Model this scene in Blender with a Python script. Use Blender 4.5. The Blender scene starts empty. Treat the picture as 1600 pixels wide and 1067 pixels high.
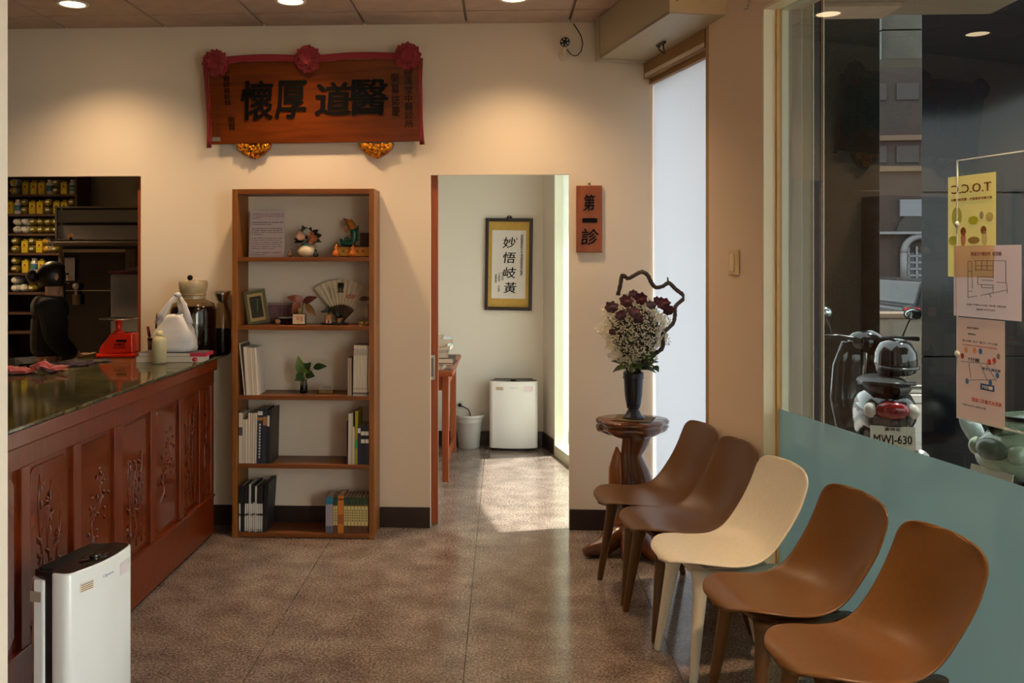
import bpy, bmesh, math, random
from mathutils import Vector, Matrix, Euler, noise
R = math.radians
random.seed(7)
SC = bpy.context.scene
COL = SC.collection

# ------------------------------------------------------------------ camera
F, CX, HY, H = 1430.0, 719.0, 400.0, 1.61        # focal length / principal point / horizon in px of 1600x1067, eye height
TH = -math.atan(68 / F)                           # the lens looks this far to the left of the room's depth axis
cT, sT = math.cos(TH), math.sin(TH)
cam = bpy.data.cameras.new('camera')
cam.sensor_width = 36; cam.lens = F / 1600 * 36
cam.shift_x = (800 - CX) / 1600; cam.shift_y = -(533.5 - HY) / 1600
cam.clip_start = 0.05; cam.clip_end = 200
camo = bpy.data.objects.new('camera', cam); COL.objects.link(camo)
camo.location = (0, 0, H); camo.rotation_euler = (R(90), 0, -TH)
SC.camera = camo
SC.view_settings.view_transform = 'Standard'
SC.view_settings.look = 'None'
SC.view_settings.gamma = 1
SC.view_settings.use_curve_mapping = False
SC.view_settings.exposure = 0.45

# ------------------------------------------------------------------ sky and sun
w = bpy.data.worlds.new('world'); SC.world = w; w.use_nodes = True
bg = w.node_tree.nodes['Background']
bg.inputs[0].default_value = (0.88, 0.94, 1.0, 1); bg.inputs[1].default_value = 11.0
sun = bpy.data.lights.new('sun', 'SUN'); sun.energy = 32.0; sun.angle = R(1.2); sun.color = (1.0, 0.97, 0.92)
suno = bpy.data.objects.new('sun', sun); COL.objects.link(suno)
SUN_DIR = Vector((-0.36, -0.10, -0.93)).normalized()      # the way the light travels: steeply down, in through the street windows
suno.rotation_euler = SUN_DIR.to_track_quat('-Z', 'Y').to_euler()
suno.location = (6, 4, 8)
DOWNLIGHT_W, DOWNLIGHT_COL = 66.0, (1.0, 0.71, 0.41)

# ------------------------------------------------------------------ where things stand
def cw(xc, z, h=0.0): return Vector((xc * cT + z * sT, z * cT - xc * sT, h))
def wz(px, py, z): return cw((px - CX) / F * z, z, H + (HY - py) / F * z)      # at a distance from the eye
def wY(px, py, Y):
    u = (px - CX) / F; z = Y / (cT - u * sT); return wz(px, py, z)             # on a plane parallel to the back wall
def wH(px, py, h): return wz(px, py, F * (H - h) / (py - HY))                  # on a level surface
YB = 5.412           # back wall
CEIL = 2.985
# the street front: a straight line that is not square to the back wall
FK, FD = 2.069, 0.1755
FN = math.hypot(1, FD)
_d = cw(FD / FN, -1 / FN); _n = cw(1 / FN, FD / FN)
_o = None
def _front0():
    # point of the front line on the plane Y = YB
    z = (YB + FK * sT) / (cT + FD * sT); return cw(FK - FD * z, z)
_o = _front0()
FROT = math.atan2(_d.y, _d.x)
def fr(s, o, h=0.0): return Vector((_o.x + _d.x * s + _n.x * o, _o.y + _d.y * s + _n.y * o, h))
def fs(px, o=0.0):
    """distance along the street front seen at px, on a plane o outside of it"""
    u = (px - CX) / F; k = FK + o * FN
    z = k / (u + FD); p = cw(k - FD * z, z); v = p - _o
    return v.x * _d.x + v.y * _d.y
def fh(px, py, o=0.0):
    u = (px - CX) / F; z = (FK + o * FN) / (u + FD); return H + (HY - py) / F * z

# ------------------------------------------------------------------ colours and materials
def lin(c):
    c = c / 255.0
    return c / 12.92 if c <= 0.04045 else ((c + 0.055) / 1.055) ** 2.4
def rgb(*c): return (lin(c[0]), lin(c[1]), lin(c[2]), 1)
MATS = {}
def mat(name, col=(200, 200, 200), rough=0.5, metal=0.0, spec=0.5, noise=None, bump=None, coat=0.0, emit=None, trans=0.0, alpha=1.0, sub=None, sheen=0):
    """noise = (scale, amount, (stretch xyz)); bump = (scale, strength, (stretch))"""
    if name in MATS: return MATS[name]
    m = bpy.data.materials.new(name); m.use_nodes = True
    nt = m.node_tree; p = nt.nodes['Principled BSDF']
    c = rgb(*col)
    p.inputs['Base Color'].default_value = c
    p.inputs['Roughness'].default_value = rough
    p.inputs['Metallic'].default_value = metal
    p.inputs['Specular IOR Level'].default_value = spec
    if coat: p.inputs['Coat Weight'].default_value = coat; p.inputs['Coat Roughness'].default_value = 0.08
    if trans: p.inputs['Transmission Weight'].default_value = trans
    if alpha < 1: p.inputs['Alpha'].default_value = alpha
    if sheen: p.inputs['Sheen Weight'].default_value = sheen
    if emit: p.inputs['Emission Color'].default_value = rgb(*emit[0]); p.inputs['Emission Strength'].default_value = emit[1]
    def coords(st):
        tc = nt.nodes.new('ShaderNodeTexCoord'); mp = nt.nodes.new('ShaderNodeMapping')
        mp.inputs['Scale'].default_value = st
        nt.links.new(tc.outputs['Object'], mp.inputs['Vector']); return mp
    if noise:
        mp = coords(noise[2] if len(noise) > 2 else (1, 1, 1))
        n = nt.nodes.new('ShaderNodeTexNoise'); n.inputs['Scale'].default_value = noise[0]; n.inputs['Detail'].default_value = 5
        r = nt.nodes.new('ShaderNodeValToRGB'); a = noise[1]
        r.color_ramp.elements[0].position = 0.3; r.color_ramp.elements[1].position = 0.7
        r.color_ramp.elements[0].color = [x * (1 - a) for x in c[:3]] + [1]
        r.color_ramp.elements[1].color = [min(1, x * (1 + a)) for x in c[:3]] + [1]
        nt.links.new(mp.outputs[0], n.inputs['Vector']); nt.links.new(n.outputs['Fac'], r.inputs['Fac'])
        nt.links.new(r.outputs['Color'], p.inputs['Base Color'])
    if bump:
        mp = coords(bump[2] if len(bump) > 2 else (1, 1, 1))
        n = nt.nodes.new('ShaderNodeTexNoise'); n.inputs['Scale'].default_value = bump[0]; n.inputs['Detail'].default_value = 4
        b = nt.nodes.new('ShaderNodeBump'); b.inputs['Strength'].default_value = bump[1]; b.inputs['Distance'].default_value = 0.01
        nt.links.new(mp.outputs[0], n.inputs['Vector']); nt.links.new(n.outputs['Fac'], b.inputs['Height'])
        nt.links.new(b.outputs['Normal'], p.inputs['Normal'])
    MATS[name] = m
    return m
def pane_mat(name, tint=(235, 245, 242), refl_rough=0.0, clear=1.0, glow=(225, 235, 235), ior=1.5, translucent=0.0):
    """thin sheet: mirror by Fresnel, straight-through light, and (for frosting) scattered light"""
    if name in MATS: return MATS[name]
    m = bpy.data.materials.new(name); m.use_nodes = True
    nt = m.node_tree; nt.nodes.remove(nt.nodes['Principled BSDF']); out = nt.nodes['Material Output']
    fz = nt.nodes.new('ShaderNodeFresnel'); ge = nt.nodes.new('ShaderNodeNewGeometry')
    mr = nt.nodes.new('ShaderNodeMapRange'); mr.inputs[3].default_value = ior; mr.inputs[4].default_value = 1 / ior      # the same mirror from either side
    nt.links.new(ge.outputs['Backfacing'], mr.inputs[0]); nt.links.new(mr.outputs[0], fz.inputs['IOR'])
    gl = nt.nodes.new('ShaderNodeBsdfGlossy'); gl.inputs['Roughness'].default_value = refl_rough
    tr = nt.nodes.new('ShaderNodeBsdfTransparent'); tr.inputs['Color'].default_value = rgb(*tint)
    body = tr.outputs[0]
    if translucent > 0:
        tl = nt.nodes.new('ShaderNodeBsdfTranslucent'); tl.inputs['Color'].default_value = rgb(*glow)
        df = nt.nodes.new('ShaderNodeBsdfDiffuse'); df.inputs['Color'].default_value = rgb(*glow)
        m1 = nt.nodes.new('ShaderNodeMixShader'); m1.inputs[0].default_value = 0.3
        nt.links.new(tl.outputs[0], m1.inputs[1]); nt.links.new(df.outputs[0], m1.inputs[2])
        m2 = nt.nodes.new('ShaderNodeMixShader'); m2.inputs[0].default_value = translucent
        nt.links.new(tr.outputs[0], m2.inputs[1]); nt.links.new(m1.outputs[0], m2.inputs[2]); body = m2.outputs[0]
    mx = nt.nodes.new('ShaderNodeMixShader')
    nt.links.new(fz.outputs[0], mx.inputs[0]); nt.links.new(body, mx.inputs[1]); nt.links.new(gl.outputs[0], mx.inputs[2])
    nt.links.new(mx.outputs[0], out.inputs['Surface'])
    MATS[name] = m; return m
def granite(name, cols, scale=90, rough=0.2):
    if name in MATS: return MATS[name]
    m = bpy.data.materials.new(name); m.use_nodes = True
    nt = m.node_tree; p = nt.nodes['Principled BSDF']
    g = nt.nodes.new('ShaderNodeNewGeometry')
    n1 = nt.nodes.new('ShaderNodeTexNoise'); n1.inputs['Scale'].default_value = scale; n1.inputs['Detail'].default_value = 3; n1.inputs['Roughness'].default_value = 0.7
    n2 = nt.nodes.new('ShaderNodeTexNoise'); n2.inputs['Scale'].default_value = 6; n2.inputs['Detail'].default_value = 4
    md = nt.nodes.new('ShaderNodeMath'); md.operation = 'MULTIPLY_ADD'; md.inputs[1].default_value = 0.35; 
    r = nt.nodes.new('ShaderNodeValToRGB'); e = r.color_ramp.elements
    e[0].position = 0.40; e[0].color = rgb(*cols[0]); e[1].position = 0.84; e[1].color = rgb(*cols[-1])
    for i, c in enumerate(cols[1:-1]):
        q = e.new(0.40 + 0.44 * (i + 1) / (len(cols) - 1)); q.color = rgb(*c)
    nt.links.new(g.outputs['Position'], n1.inputs['Vector']); nt.links.new(g.outputs['Position'], n2.inputs['Vector'])
    nt.links.new(n2.outputs['Fac'], md.inputs[0]); nt.links.new(n1.outputs['Fac'], md.inputs[2])
    nt.links.new(md.outputs[0], r.inputs['Fac']); nt.links.new(r.outputs['Color'], p.inputs['Base Color'])
    p.inputs['Roughness'].default_value = rough; p.inputs['Specular IOR Level'].default_value = 0.5
    MATS[name] = m; return m

M = dict(
    wall=lambda: mat('wall_paint', (226, 208, 186), 0.85, spec=0.2, bump=(120, 0.03)),
    wall_grey=lambda: mat('room_paint', (222, 214, 200), 0.85, spec=0.2),
    base=lambda: mat('baseboard_brown', (44, 30, 26), 0.35),
    cream=lambda: mat('cream_frame', (240, 230, 198), 0.45),
    tan=lambda: mat('tan_frame', (176, 136, 84), 0.45),
    wood_r=lambda: mat('red_brown_wood', (102, 36, 6), 0.30, noise=(6, 0.28, (1, 14, 1.2)), coat=0.15),
    wood_door=lambda: mat('door_wood', (150, 74, 36), 0.35, noise=(5, 0.2, (14, 14, 0.8))),
    wood_b=lambda: mat('bookcase_wood', (132, 76, 22), 0.42, noise=(5, 0.2, (8, 8, 0.7))),
    wood_root=lambda: mat('root_wood', (98, 52, 24), 0.22, noise=(9, 0.45, (1.5, 1.5, 0.35)), coat=0.4, bump=(14, 0.25, (2, 2, .5))),
    black=lambda: mat('black_plastic', (14, 13, 13), 0.25),
    white=lambda: mat('white_plastic', (232, 228, 220), 0.22, coat=0.3),
    steel=lambda: mat('steel', (190, 188, 182), 0.25, metal=1.0),
    ink=lambda: mat('black_ink', (7, 6, 6), 0.55, spec=0.15),
    paper=lambda: mat('white_paper', (226, 214, 206), 0.8, spec=0.1),
)
def m_(k):
    return M[k]() if isinstance(k, str) else k

# ------------------------------------------------------------------ mesh collector
class MB:
    def __init__(s): s.v = []; s.f = []; s.smooth = []
    def add(s, vs, fs, smooth=False):
        b = len(s.v); s.v += [Vector(x) for x in vs]
        for f in fs: s.f.append([i + b for i in f]); s.smooth.append(smooth)
        return s
    def box(s, c, d, rot=None, taper=None):
        hx, hy, hz = d[0] / 2, d[1] / 2, d[2] / 2
        vs = []
        for z in (-hz, hz):
            k = (taper if (taper and z > 0) else (1, 1))
            for x, y in ((-hx, -hy), (hx, -hy), (hx, hy), (-hx, hy)): vs.append(Vector((x * k[0], y * k[1], z)))
        if rot is not None:
            q = Euler(rot).to_matrix(); vs = [q @ v for v in vs]
        vs = [v + Vector(c) for v in vs]
        return s.add(vs, [(3, 2, 1, 0), (4, 5, 6, 7), (0, 1, 5, 4), (1, 2, 6, 5), (2, 3, 7, 6), (3, 0, 4, 7)])
    def b2(s, lo, hi): return s.box([(a + b) / 2 for a, b in zip(lo, hi)], [abs(b - a) for a, b in zip(lo, hi)])
    def tube(s, path, rad, n=8, cap=True, flat=1.0):
        path = [Vector(p) for p in path]
        if not isinstance(rad, (list, tuple)): rad = [rad] * len(path)
        rings = []; ref = None
        for i, p in enumerate(path):
            t = (path[min(i + 1, len(path) - 1)] - path[max(i - 1, 0)])
            if t.length < 1e-9: t = Vector((0, 0, 1))
            t.normalize()
            if ref is None:
                ref = Vector((1, 0, 0)) if abs(t.x) < 0.9 else Vector((0, 1, 0))
            a = (ref - t * ref.dot(t)); a = a.normalized() if a.length > 1e-6 else t.orthogonal().normalized()
            ref = a; b = t.cross(a)
            rings.append([p + (a * math.cos(2 * math.pi * k / n) + b * math.sin(2 * math.pi * k / n) * flat) * rad[i] for k in range(n)])
        vs = [v for r in rings for v in r]; fs = []
        for i in range(len(rings) - 1):
            for k in range(n):
                fs.append((i * n + k, i * n + (k + 1) % n, (i + 1) * n + (k + 1) % n, (i + 1) * n + k))
        if cap: fs += [tuple(range(n))[::-1], tuple(range((len(rings) - 1) * n, len(rings) * n))]
        return s.add(vs, fs, True)
    def cyl(s, p0, p1, r0, r1=None, n=16): return s.tube([p0, p1], [r0, r0 if r1 is None else r1], n)
    def lathe(s, prof, c=(0, 0, 0), n=24, cap=True, squash=(1, 1)):
        vs = []
        for r, z in prof:
            for k in range(n):
                a = 2 * math.pi * k / n; vs.append((c[0] + r * math.cos(a) * squash[0], c[1] + r * math.sin(a) * squash[1], c[2] + z))
        fs = []
        for i in range(len(prof) - 1):
            for k in range(n): fs.append((i * n + k, i * n + (k + 1) % n, (i + 1) * n + (k + 1) % n, (i + 1) * n + k))
        if cap: fs += [tuple(range(n))[::-1], tuple(range((len(prof) - 1) * n, len(prof) * n))]
        return s.add(vs, fs, True)
    def prism(s, poly, z0, z1, axis='z', smooth=False):
        """poly in the plane across axis; axis y: poly is (x, z)"""
        def P(a, b, t): return (a, b, t) if axis == 'z' else ((a, t, b) if axis == 'y' else (t, a, b))
        n = len(poly); vs = [P(a, b, z0) for a, b in poly] + [P(a, b, z1) for a, b in poly]
        fs = [tuple(range(n))[::-1], tuple(range(n, 2 * n))] + [(i, (i + 1) % n, n + (i + 1) % n, n + i) for i in range(n)]
        return s.add(vs, fs, smooth)
    def ball(s, c, r, n=10, m=6):
        if not isinstance(r, (list, tuple, Vector)): r = (r, r, r)
        vs = [(c[0], c[1], c[2] - r[2])]
        for i in range(1, m):
            a = -math.pi / 2 + math.pi * i / m
            for k in range(n):
                b = 2 * math.pi * k / n
                vs.append((c[0] + r[0] * math.cos(a) * math.cos(b), c[1] + r[1] * math.cos(a) * math.sin(b), c[2] + r[2] * math.sin(a)))
        vs.append((c[0], c[1], c[2] + r[2])); L = len(vs) - 1
        fs = [(0, 1 + (k + 1) % n, 1 + k) for k in range(n)]
        for i in range(m - 2):
            for k in range(n): fs.append((1 + i * n + k, 1 + i * n + (k + 1) % n, 1 + (i + 1) * n + (k + 1) % n, 1 + (i + 1) * n + k))
        fs += [(1 + (m - 2) * n + k, 1 + (m - 2) * n + (k + 1) % n, L) for k in range(n)]
        return s.add(vs, fs, True)
    def grid(s, rows, smooth=True, closed=False):
        n = len(rows[0]); vs = [v for r in rows for v in r]; fs = []
        for i in range(len(rows) - 1):
            for k in range(n if closed else n - 1):
                fs.append((i * n + k, i * n + (k + 1) % n, (i + 1) * n + (k + 1) % n, (i + 1) * n + k))
        return s.add(vs, fs, smooth)
    def leaf(s, base, tip, width, up=(0, 0, 1), bend=0.15, n=5, th=0.0012):
        """a leaf blade with a folded midrib and a little thickness"""
        base, tip = Vector(base), Vector(tip); d = tip - base; L = d.length; d.normalize()
        up = Vector(up); side = d.cross(up)
        side = side.normalized() if side.length > 1e-5 else d.orthogonal().normalized()
        nn = side.cross(d).normalized()
        top, bot = [], []
        for i in range(n + 1):
            t = i / n; wv = width * math.sin(math.pi * (0.04 + 0.95 * t) ** 0.8) * 0.5 + 0.0004
            c = base + d * (L * t) + nn * (bend * L * math.sin(math.pi * t))
            fold = nn * (wv * 0.25)
            top.append([c - side * wv + fold, c, c + side * wv + fold])
        b = len(s.v)
        for r in top: s.v += r
        for r in top: s.v += [q - nn * th for q in r]
        o = 3 * (n + 1)
        for i in range(n):
            for k in range(2):
                a0 = b + i * 3 + k
                s.f.append([a0, a0 + 1, a0 + 4, a0 + 3]); s.smooth.append(True)
                s.f.append([a0 + o, a0 + 3 + o, a0 + 4 + o, a0 + 1 + o]); s.smooth.append(True)
        return s
    def quad(s, x0, x1, z0, z1, y=0.0):
        return s.add([(x0, y, z0), (x1, y, z0), (x1, y, z1), (x0, y, z1)], [(0, 1, 2, 3)])
    def xf(s, mtx):
        s.v = [mtx @ v for v in s.v]; return s
    def mesh(s, name, mt):
        me = bpy.data.meshes.new(name); me.from_pydata([tuple(v) for v in s.v], [], s.f); 
        me.polygons.foreach_set('use_smooth', s.smooth); me.update()
        if mt is not None: me.materials.append(m_(mt))
        return me
    def build(s, name, mt, parent=None, bevel=0.0, label=None, fix=True):
        me = s.mesh(name, mt)
        if fix:
            bm = bmesh.new(); bm.from_mesh(me); bmesh.ops.recalc_face_normals(bm, faces=bm.faces); bm.to_mesh(me); bm.free()
        o = bpy.data.objects.new(name, me); COL.objects.link(o)
        if parent is not None: o.parent = parent
        if bevel:
            b = o.modifiers.new('bevel', 'BEVEL'); b.width = bevel; b.segments = 2; b.limit_method = 'ANGLE'; b.angle_limit = R(40)
        if label: o['label'] = label
        return o
def tag(o, label, cat, group=None, kind=None):
    if label: o['label'] = label
    if cat: o['category'] = cat
    if group: o['group'] = group
    if kind: o['kind'] = kind
    return o
def thing(name, label, cat, loc=(0, 0, 0), rz=0.0, group=None, rot=None):
    o = bpy.data.objects.new(name, None); COL.objects.link(o); o.empty_display_size = 0.05
    o.location = loc; o.rotation_euler = rot if rot else (0, 0, rz)
    return tag(o, label, cat, group)
def struct(name, mb, mt, bevel=0, parent=None):
    o = mb.build(name, mt, parent, bevel)
    if parent is None: o['kind'] = 'structure'
    return o
def dup(root, loc, rot, label, group=None):
    r = root.copy(); COL.objects.link(r); r.location = loc; r.rotation_euler = rot if isinstance(rot, (tuple, list)) else (0, 0, rot)
    r['label'] = label
    if group: r['group'] = group
    for ch in list(root.children):
        c = ch.copy(); COL.objects.link(c); c.parent = r
        for g in list(ch.children):
            d = g.copy(); COL.objects.link(d); d.parent = c
    return r
def spline(pts, n=4):
    pts = [Vector(q) for q in pts]; out = []
    for i in range(len(pts) - 1):
        a, b, c, d = pts[max(0, i - 1)], pts[i], pts[i + 1], pts[min(len(pts) - 1, i + 2)]
        for k in range(n):
            f = k / n; out.append(0.5 * ((2 * b) + (c - a) * f + (2 * a - 5 * b + 4 * c - d) * f * f + (-a + 3 * b - 3 * c + d) * f ** 3))
    return out + [pts[-1]]
_txt = {}
def text(name, body, size, parent, loc, mt='ink', depth=0.001, vertical=False, rot=(R(90), 0, 0), bold=0.0, mirror=False, fit=None, shear=0.0, squash=1.0, spacing=1.0):
    """lettering as a mesh facing the local -Y side, centred on loc; fit = (width, height)"""
    cu = bpy.data.curves.new('lettering', 'FONT')
    cu.body = '\n'.join(body) if vertical else body
    cu.align_x = 'CENTER'; cu.space_line = 0.8 * spacing; cu.size = 1; cu.resolution_u = 2; cu.shear = shear
    cu.space_character = spacing if not vertical else 1
    o = bpy.data.objects.new('lettering', cu); COL.objects.link(o)
    bpy.context.view_layer.update()
    me = bpy.data.meshes.new_from_object(o.evaluated_get(bpy.context.evaluated_depsgraph_get()))
    bpy.data.objects.remove(o); bpy.data.curves.remove(cu)
    xs = [v.co.x for v in me.vertices]; ys = [v.co.y for v in me.vertices]
    cx, cy = (min(xs) + max(xs)) / 2, (min(ys) + max(ys)) / 2
    kx = ky = size
    if fit: kx, ky = fit[0] / (max(xs) - min(xs)), fit[1] / (max(ys) - min(ys))
    for v in me.vertices:
        v.co.x = (v.co.x - cx) * kx * squash * (-1 if mirror else 1); v.co.y = (v.co.y - cy) * ky
    bm = bmesh.new(); bm.from_mesh(me)
    if depth > 0:
        r = bmesh.ops.extrude_face_region(bm, geom=bm.faces[:])
        for e in r['geom']:
            if isinstance(e, bmesh.types.BMVert): e.co.z += depth
    bmesh.ops.recalc_face_normals(bm, faces=bm.faces)
    if bold > 0:                          # thicker strokes: the same glyph again, a hair to each side
        src = bm.verts[:] + bm.edges[:] + bm.faces[:]; k = 0
        for dx_, dy_ in ((1, 0), (-1, 0), (0, 1), (0, -1)):
            r = bmesh.ops.duplicate(bm, geom=src); k += 1
            for e in r['geom']:
                if isinstance(e, bmesh.types.BMVert): e.co.x += dx_ * bold * kx; e.co.y += dy_ * bold * ky * .6; e.co.z += depth * .02 * k
    bm.to_mesh(me); bm.free()
    me.name = name; me.materials.clear(); me.materials.append(m_(mt))
    o = bpy.data.objects.new(name, me); COL.objects.link(o); o.parent = parent
    o.location = loc; o.rotation_euler = rot
    return o
ORD = ['first', 'second', 'third', 'fourth', 'fifth', 'sixth', 'seventh', 'eighth', 'ninth', 'tenth', 'eleventh', 'twelfth', 'thirteenth', 'fourteenth', 'fifteenth']
# ================================================================== THE SETTING
XL, YR, PY = -4.9, -2.6, 8.9            # left wall, rear wall behind the lens, far wall of the dispensary
Y2 = 7.79                              # far wall of the consulting room
# ---- floor: granite slabs with hair-thin joints
fl = MB().b2((XL - .2, YR - .2, -0.16), (3.4, 9.2, -0.022))
floor = struct('floor', fl, mat('joint_dark', (50, 42, 38), 0.8))
gm = granite('floor_granite', [(44, 35, 31), (92, 77, 69), (128, 111, 101), (166, 150, 138)], 95, 0.15)
slab_w, slab_l = 0.83, 2.49
slab = MB().box((0, 0, -0.011), (slab_w - 0.003, slab_l - 0.003, 0.022)).mesh('floor_slab', gm)
x0 = -0.983
for i in range(-5, 5):
    for j in range(-1, 5):
        cx_, cy_ = x0 + (i + 0.5) * slab_w, 4.24 + (j - 1.5 + (0 if i % 2 else 0.37)) * slab_l
        if cx_ < XL - .1 or cx_ > 3.1 or cy_ < YR - 1 or cy_ > 9.6: continue
        o = bpy.data.objects.new('slab', slab); COL.objects.link(o); o.parent = floor; o.location = (cx_, cy_, 0)
# ---- ceiling: plaster tiles in a light grid
cl = MB().b2((XL - .2, YR - .2, CEIL + 0.02), (2.8, YB, CEIL + 0.12))
ceiling = struct('ceiling', cl, mat('grid_bar', (150, 132, 112), 0.6))
tm = mat('ceiling_tile', (190, 166, 146), 0.9, spec=0.1, bump=(16, 0.5), noise=(9, 0.08))
tile = MB().box((0, 0, 0.012), (0.588, 0.588, 0.024)).mesh('ceiling_tile', tm)
gx0, gy0, tp = 0.385, 5.13, 0.604
DL = []
tc = MB().box((0, 0, 0.012), (0.588, 0.27, 0.024)).mesh('ceiling_tile_cut', tm)
for i in range(-9, 4):
    xx = gx0 + (i - 0.5) * tp
    if xx < XL: continue
    o = bpy.data.objects.new('ceiling_tile', tc); COL.objects.link(o); o.parent = ceiling; o.location = (xx, gy0 + 0.145, CEIL)
    for j in range(0, 13):
        yy = gy0 - (j + 0.5) * tp
        if xx > 2.3 - (yy + 2.6) * 0.2: continue
        o = bpy.data.objects.new('ceiling_tile', tile); COL.objects.link(o); o.parent = ceiling; o.location = (xx, yy, CEIL)
# ---- back wall with two openings, built of solid pieces
def X_at(px, Y=YB): return wY(px, 400, Y).x
d1a, d1b = X_at(672.5), X_at(889.5)
d0b = X_at(220); d0a = d0b - 1.15
DOORH = H + (400 - 273) * YB / F * 1.002
xe = _o.x + 0.02
wb = MB()
for a, b, lo, hi in ((XL, d0a, 0, CEIL + .02), (d0a, d0b, DOORH, CEIL + .02), (d0b, d1a, 0, CEIL + .02), (d1a, d1b, DOORH, CEIL + .02), (d1b, xe, 0, CEIL + .02)):
    wb.b2((a, YB, lo), (b, YB + 0.04, hi))
wall_back = struct('wall_back', wb, 'wall')
for i, (a, b) in enumerate(((XL, d0a), (d0b, d1a), (d1b, xe - 0.03))):
    struct('baseboard_back' if i == 0 else 'baseboard_back.%03d' % i, MB().b2((a, YB - 0.012, 0), (b, YB - 0.0005, 0.121)), 'base', bevel=0.003)
# ---- left pier close to the lens, left wall, rear wall
pe = wY(12, 400, 2.35)
struct('wall_left', MB().b2((XL, 1.75, 0), (pe.x, 2.35, CEIL + .02)), 'wall')
struct('wall_left.001', MB().b2((XL - 0.12, YR, 0), (XL, PY + .1, CEIL + .02)), 'wall')
struct('wall_rear', MB().b2((XL, YR - 0.12, 0), (3.3, YR, CEIL + .02)), 'wall')
# ---- the street front: pillar between two windows
def front(name, label=None, cat=None, s=0, o=0, h=0, group=None):
    e = bpy.data.objects.new(name, None); COL.objects.link(e); e.location = fr(s, o, h); e.rotation_euler = (0, 0, FROT)
    if label: tag(e, label, cat, group)
    return e
sA, sB, sC = fs(1117), fs(1128), fs(1190.5, -0.068)
WT = 2.685                                   # head of the near window
NE = 7.9                                     # near window runs on past the lens
wr = front('wall_right'); wr['kind'] = 'structure'
MB().b2((sB, -0.068, 0), (sC, 0.12, CEIL + .04)).build('pillar', mat('pillar_paint', (230, 206, 182), 0.8, spec=0.2), wr)
MB().b2((sC, -0.068, WT), (NE + .3, 0.12, CEIL + .04)).build('wall_above_window', mat('pillar_paint'), wr)
MB().b2((-0.0, 0.0, 2.64), (sB, 0.10, CEIL + .04)).build('wall_above_window', mat('pillar_paint'), wr)
MB().b2((NE, -0.068, 0), (NE + .3, 0.12, WT)).build('pillar', mat('pillar_paint'), wr)
# window_1: the big clear window with a frosted lower half
w1 = front('window_1'); w1['kind'] = 'structure'
MB().b2((sC, -0.066, 0), (sC + 0.012, 0.05, WT)).build('jamb', 'cream', w1)
MB().b2((sC, -0.066, WT - 0.012), (NE, 0.05, WT)).build('head', 'cream', w1)
MB().b2((sC + .012, -0.05, 0), (NE, 0.05, 0.05)).build('sill', 'cream', w1)
MB().b2((sC + .012, -0.012, 0.05), (sC + .026, 0.012, WT - .012)).build('glazing_bead', mat('bead_tan', (206, 160, 90), .4), w1)
glass = pane_mat('tinted_glass', (90, 94, 90)); glass2 = pane_mat('door_glass', (226, 234, 230))
SD = 4.25                                    # the entrance begins here, beside the lens
ps = sC + 0.026
pane_end = fs(1700)
MB().quad(ps, SD, 0.05, WT - .012, 0.0).build('pane', glass, w1, fix=False)
MB().b2((SD, -0.05, 0.05), (SD + .06, 0.05, WT - .012)).build('mullion', 'cream', w1)
MB().quad(SD + .06, NE, 0.05, WT - .012, 0.0).build('entrance_pane', glass2, w1, fix=False)
FILM = fh(1212, 634.6) - 0.005
film = pane_mat('frosted_film', (150, 190, 190), 0.035, glow=(146, 168, 164), translucent=0.86, ior=1.45)
MB().quad(ps, SD, 0.05, FILM, -0.003).build('frosted_film', film, w1, fix=False)
# window_2: the far frosted pane under a tan header
w2 = front('window_2'); w2['kind'] = 'structure'
FH = fh(1022, 131)
frost = pane_mat('frosted_glass', (215, 228, 232), 0.25, glow=(120, 124, 126), translucent=1.0, ior=1.35)
MB().quad(0.004, sA, 0.04, FH, 0.004).build('pane', frost, w2, fix=False)
MB().b2((sA, -0.05, 0), (sB - 0.002, 0.06, 2.74)).build('jamb', 'tan', w2, bevel=0.003)
hm = mat('header_tan', (150, 112, 66), 0.5)
MB().b2((0.0, -0.055, FH + 0.03), (sA, 0.06, 2.74)).build('header', hm, w2, bevel=0.002)
MB().b2((0.0, -0.02, FH - 0.0), (sA, 0.06, FH + 0.03)).build('header', hm, w2)
MB().b2((0.02, -0.0575, FH + 0.036), (sA - .002, -0.0552, FH + 0.058)).build('strip', mat('strip_white', (226, 214, 196), .5), w2)
MB().b2((0.0, -0.03, 0), (sA, 0.05, 0.04)).build('sill', 'cream', w2)
# roller shutter box above it
bs = wz(1032, 18, 4.25); v_ = bs - _o; sBox = v_.x * _d.x + v_.y * _d.y
bx = front('shutter_box', 'beige metal shutter box under the ceiling above the frosted window', 'shutter box')
bm_ = mat('box_metal', (178, 166, 138), 0.4, metal=0.2)
MB().b2((0.07, -0.345, 2.74), (sBox, -0.004, CEIL - .003)).build('housing', bm_, bx, bevel=0.004)
MB().b2((0.002, -0.35, 2.735), (0.07, -0.004, CEIL - .003)).build('end_plate', bm_, bx)
MB().b2((sBox, -0.345, 2.745), (sBox + 0.01, -0.01, CEIL - .003)).build('end_plate', mat('box_end', (216, 190, 148), .6), bx)
for q in ((-.31, 2.80), (-.05, 2.80), (-.20, 2.93)):
    MB().cyl((sBox + .01, q[0], q[1]), (sBox + .014, q[0], q[1]), 0.006, n=8).build('screw', 'steel', bx)
MB().tube([(0.09, -0.347, 2.742), (sBox, -0.347, 2.742)], 0.006, 6).build('seam', mat('box_seam', (140, 118, 98), .5), bx)
hk = front('pull_handle', 'small black wire pull handle under the shutter box', 'handle', s=fs(1033, -.15), o=-0.15, h=2.74)
MB().b2((-.05, -.008, -.014), (.05, .008, -.001)).build('bar', 'black', hk)
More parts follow.
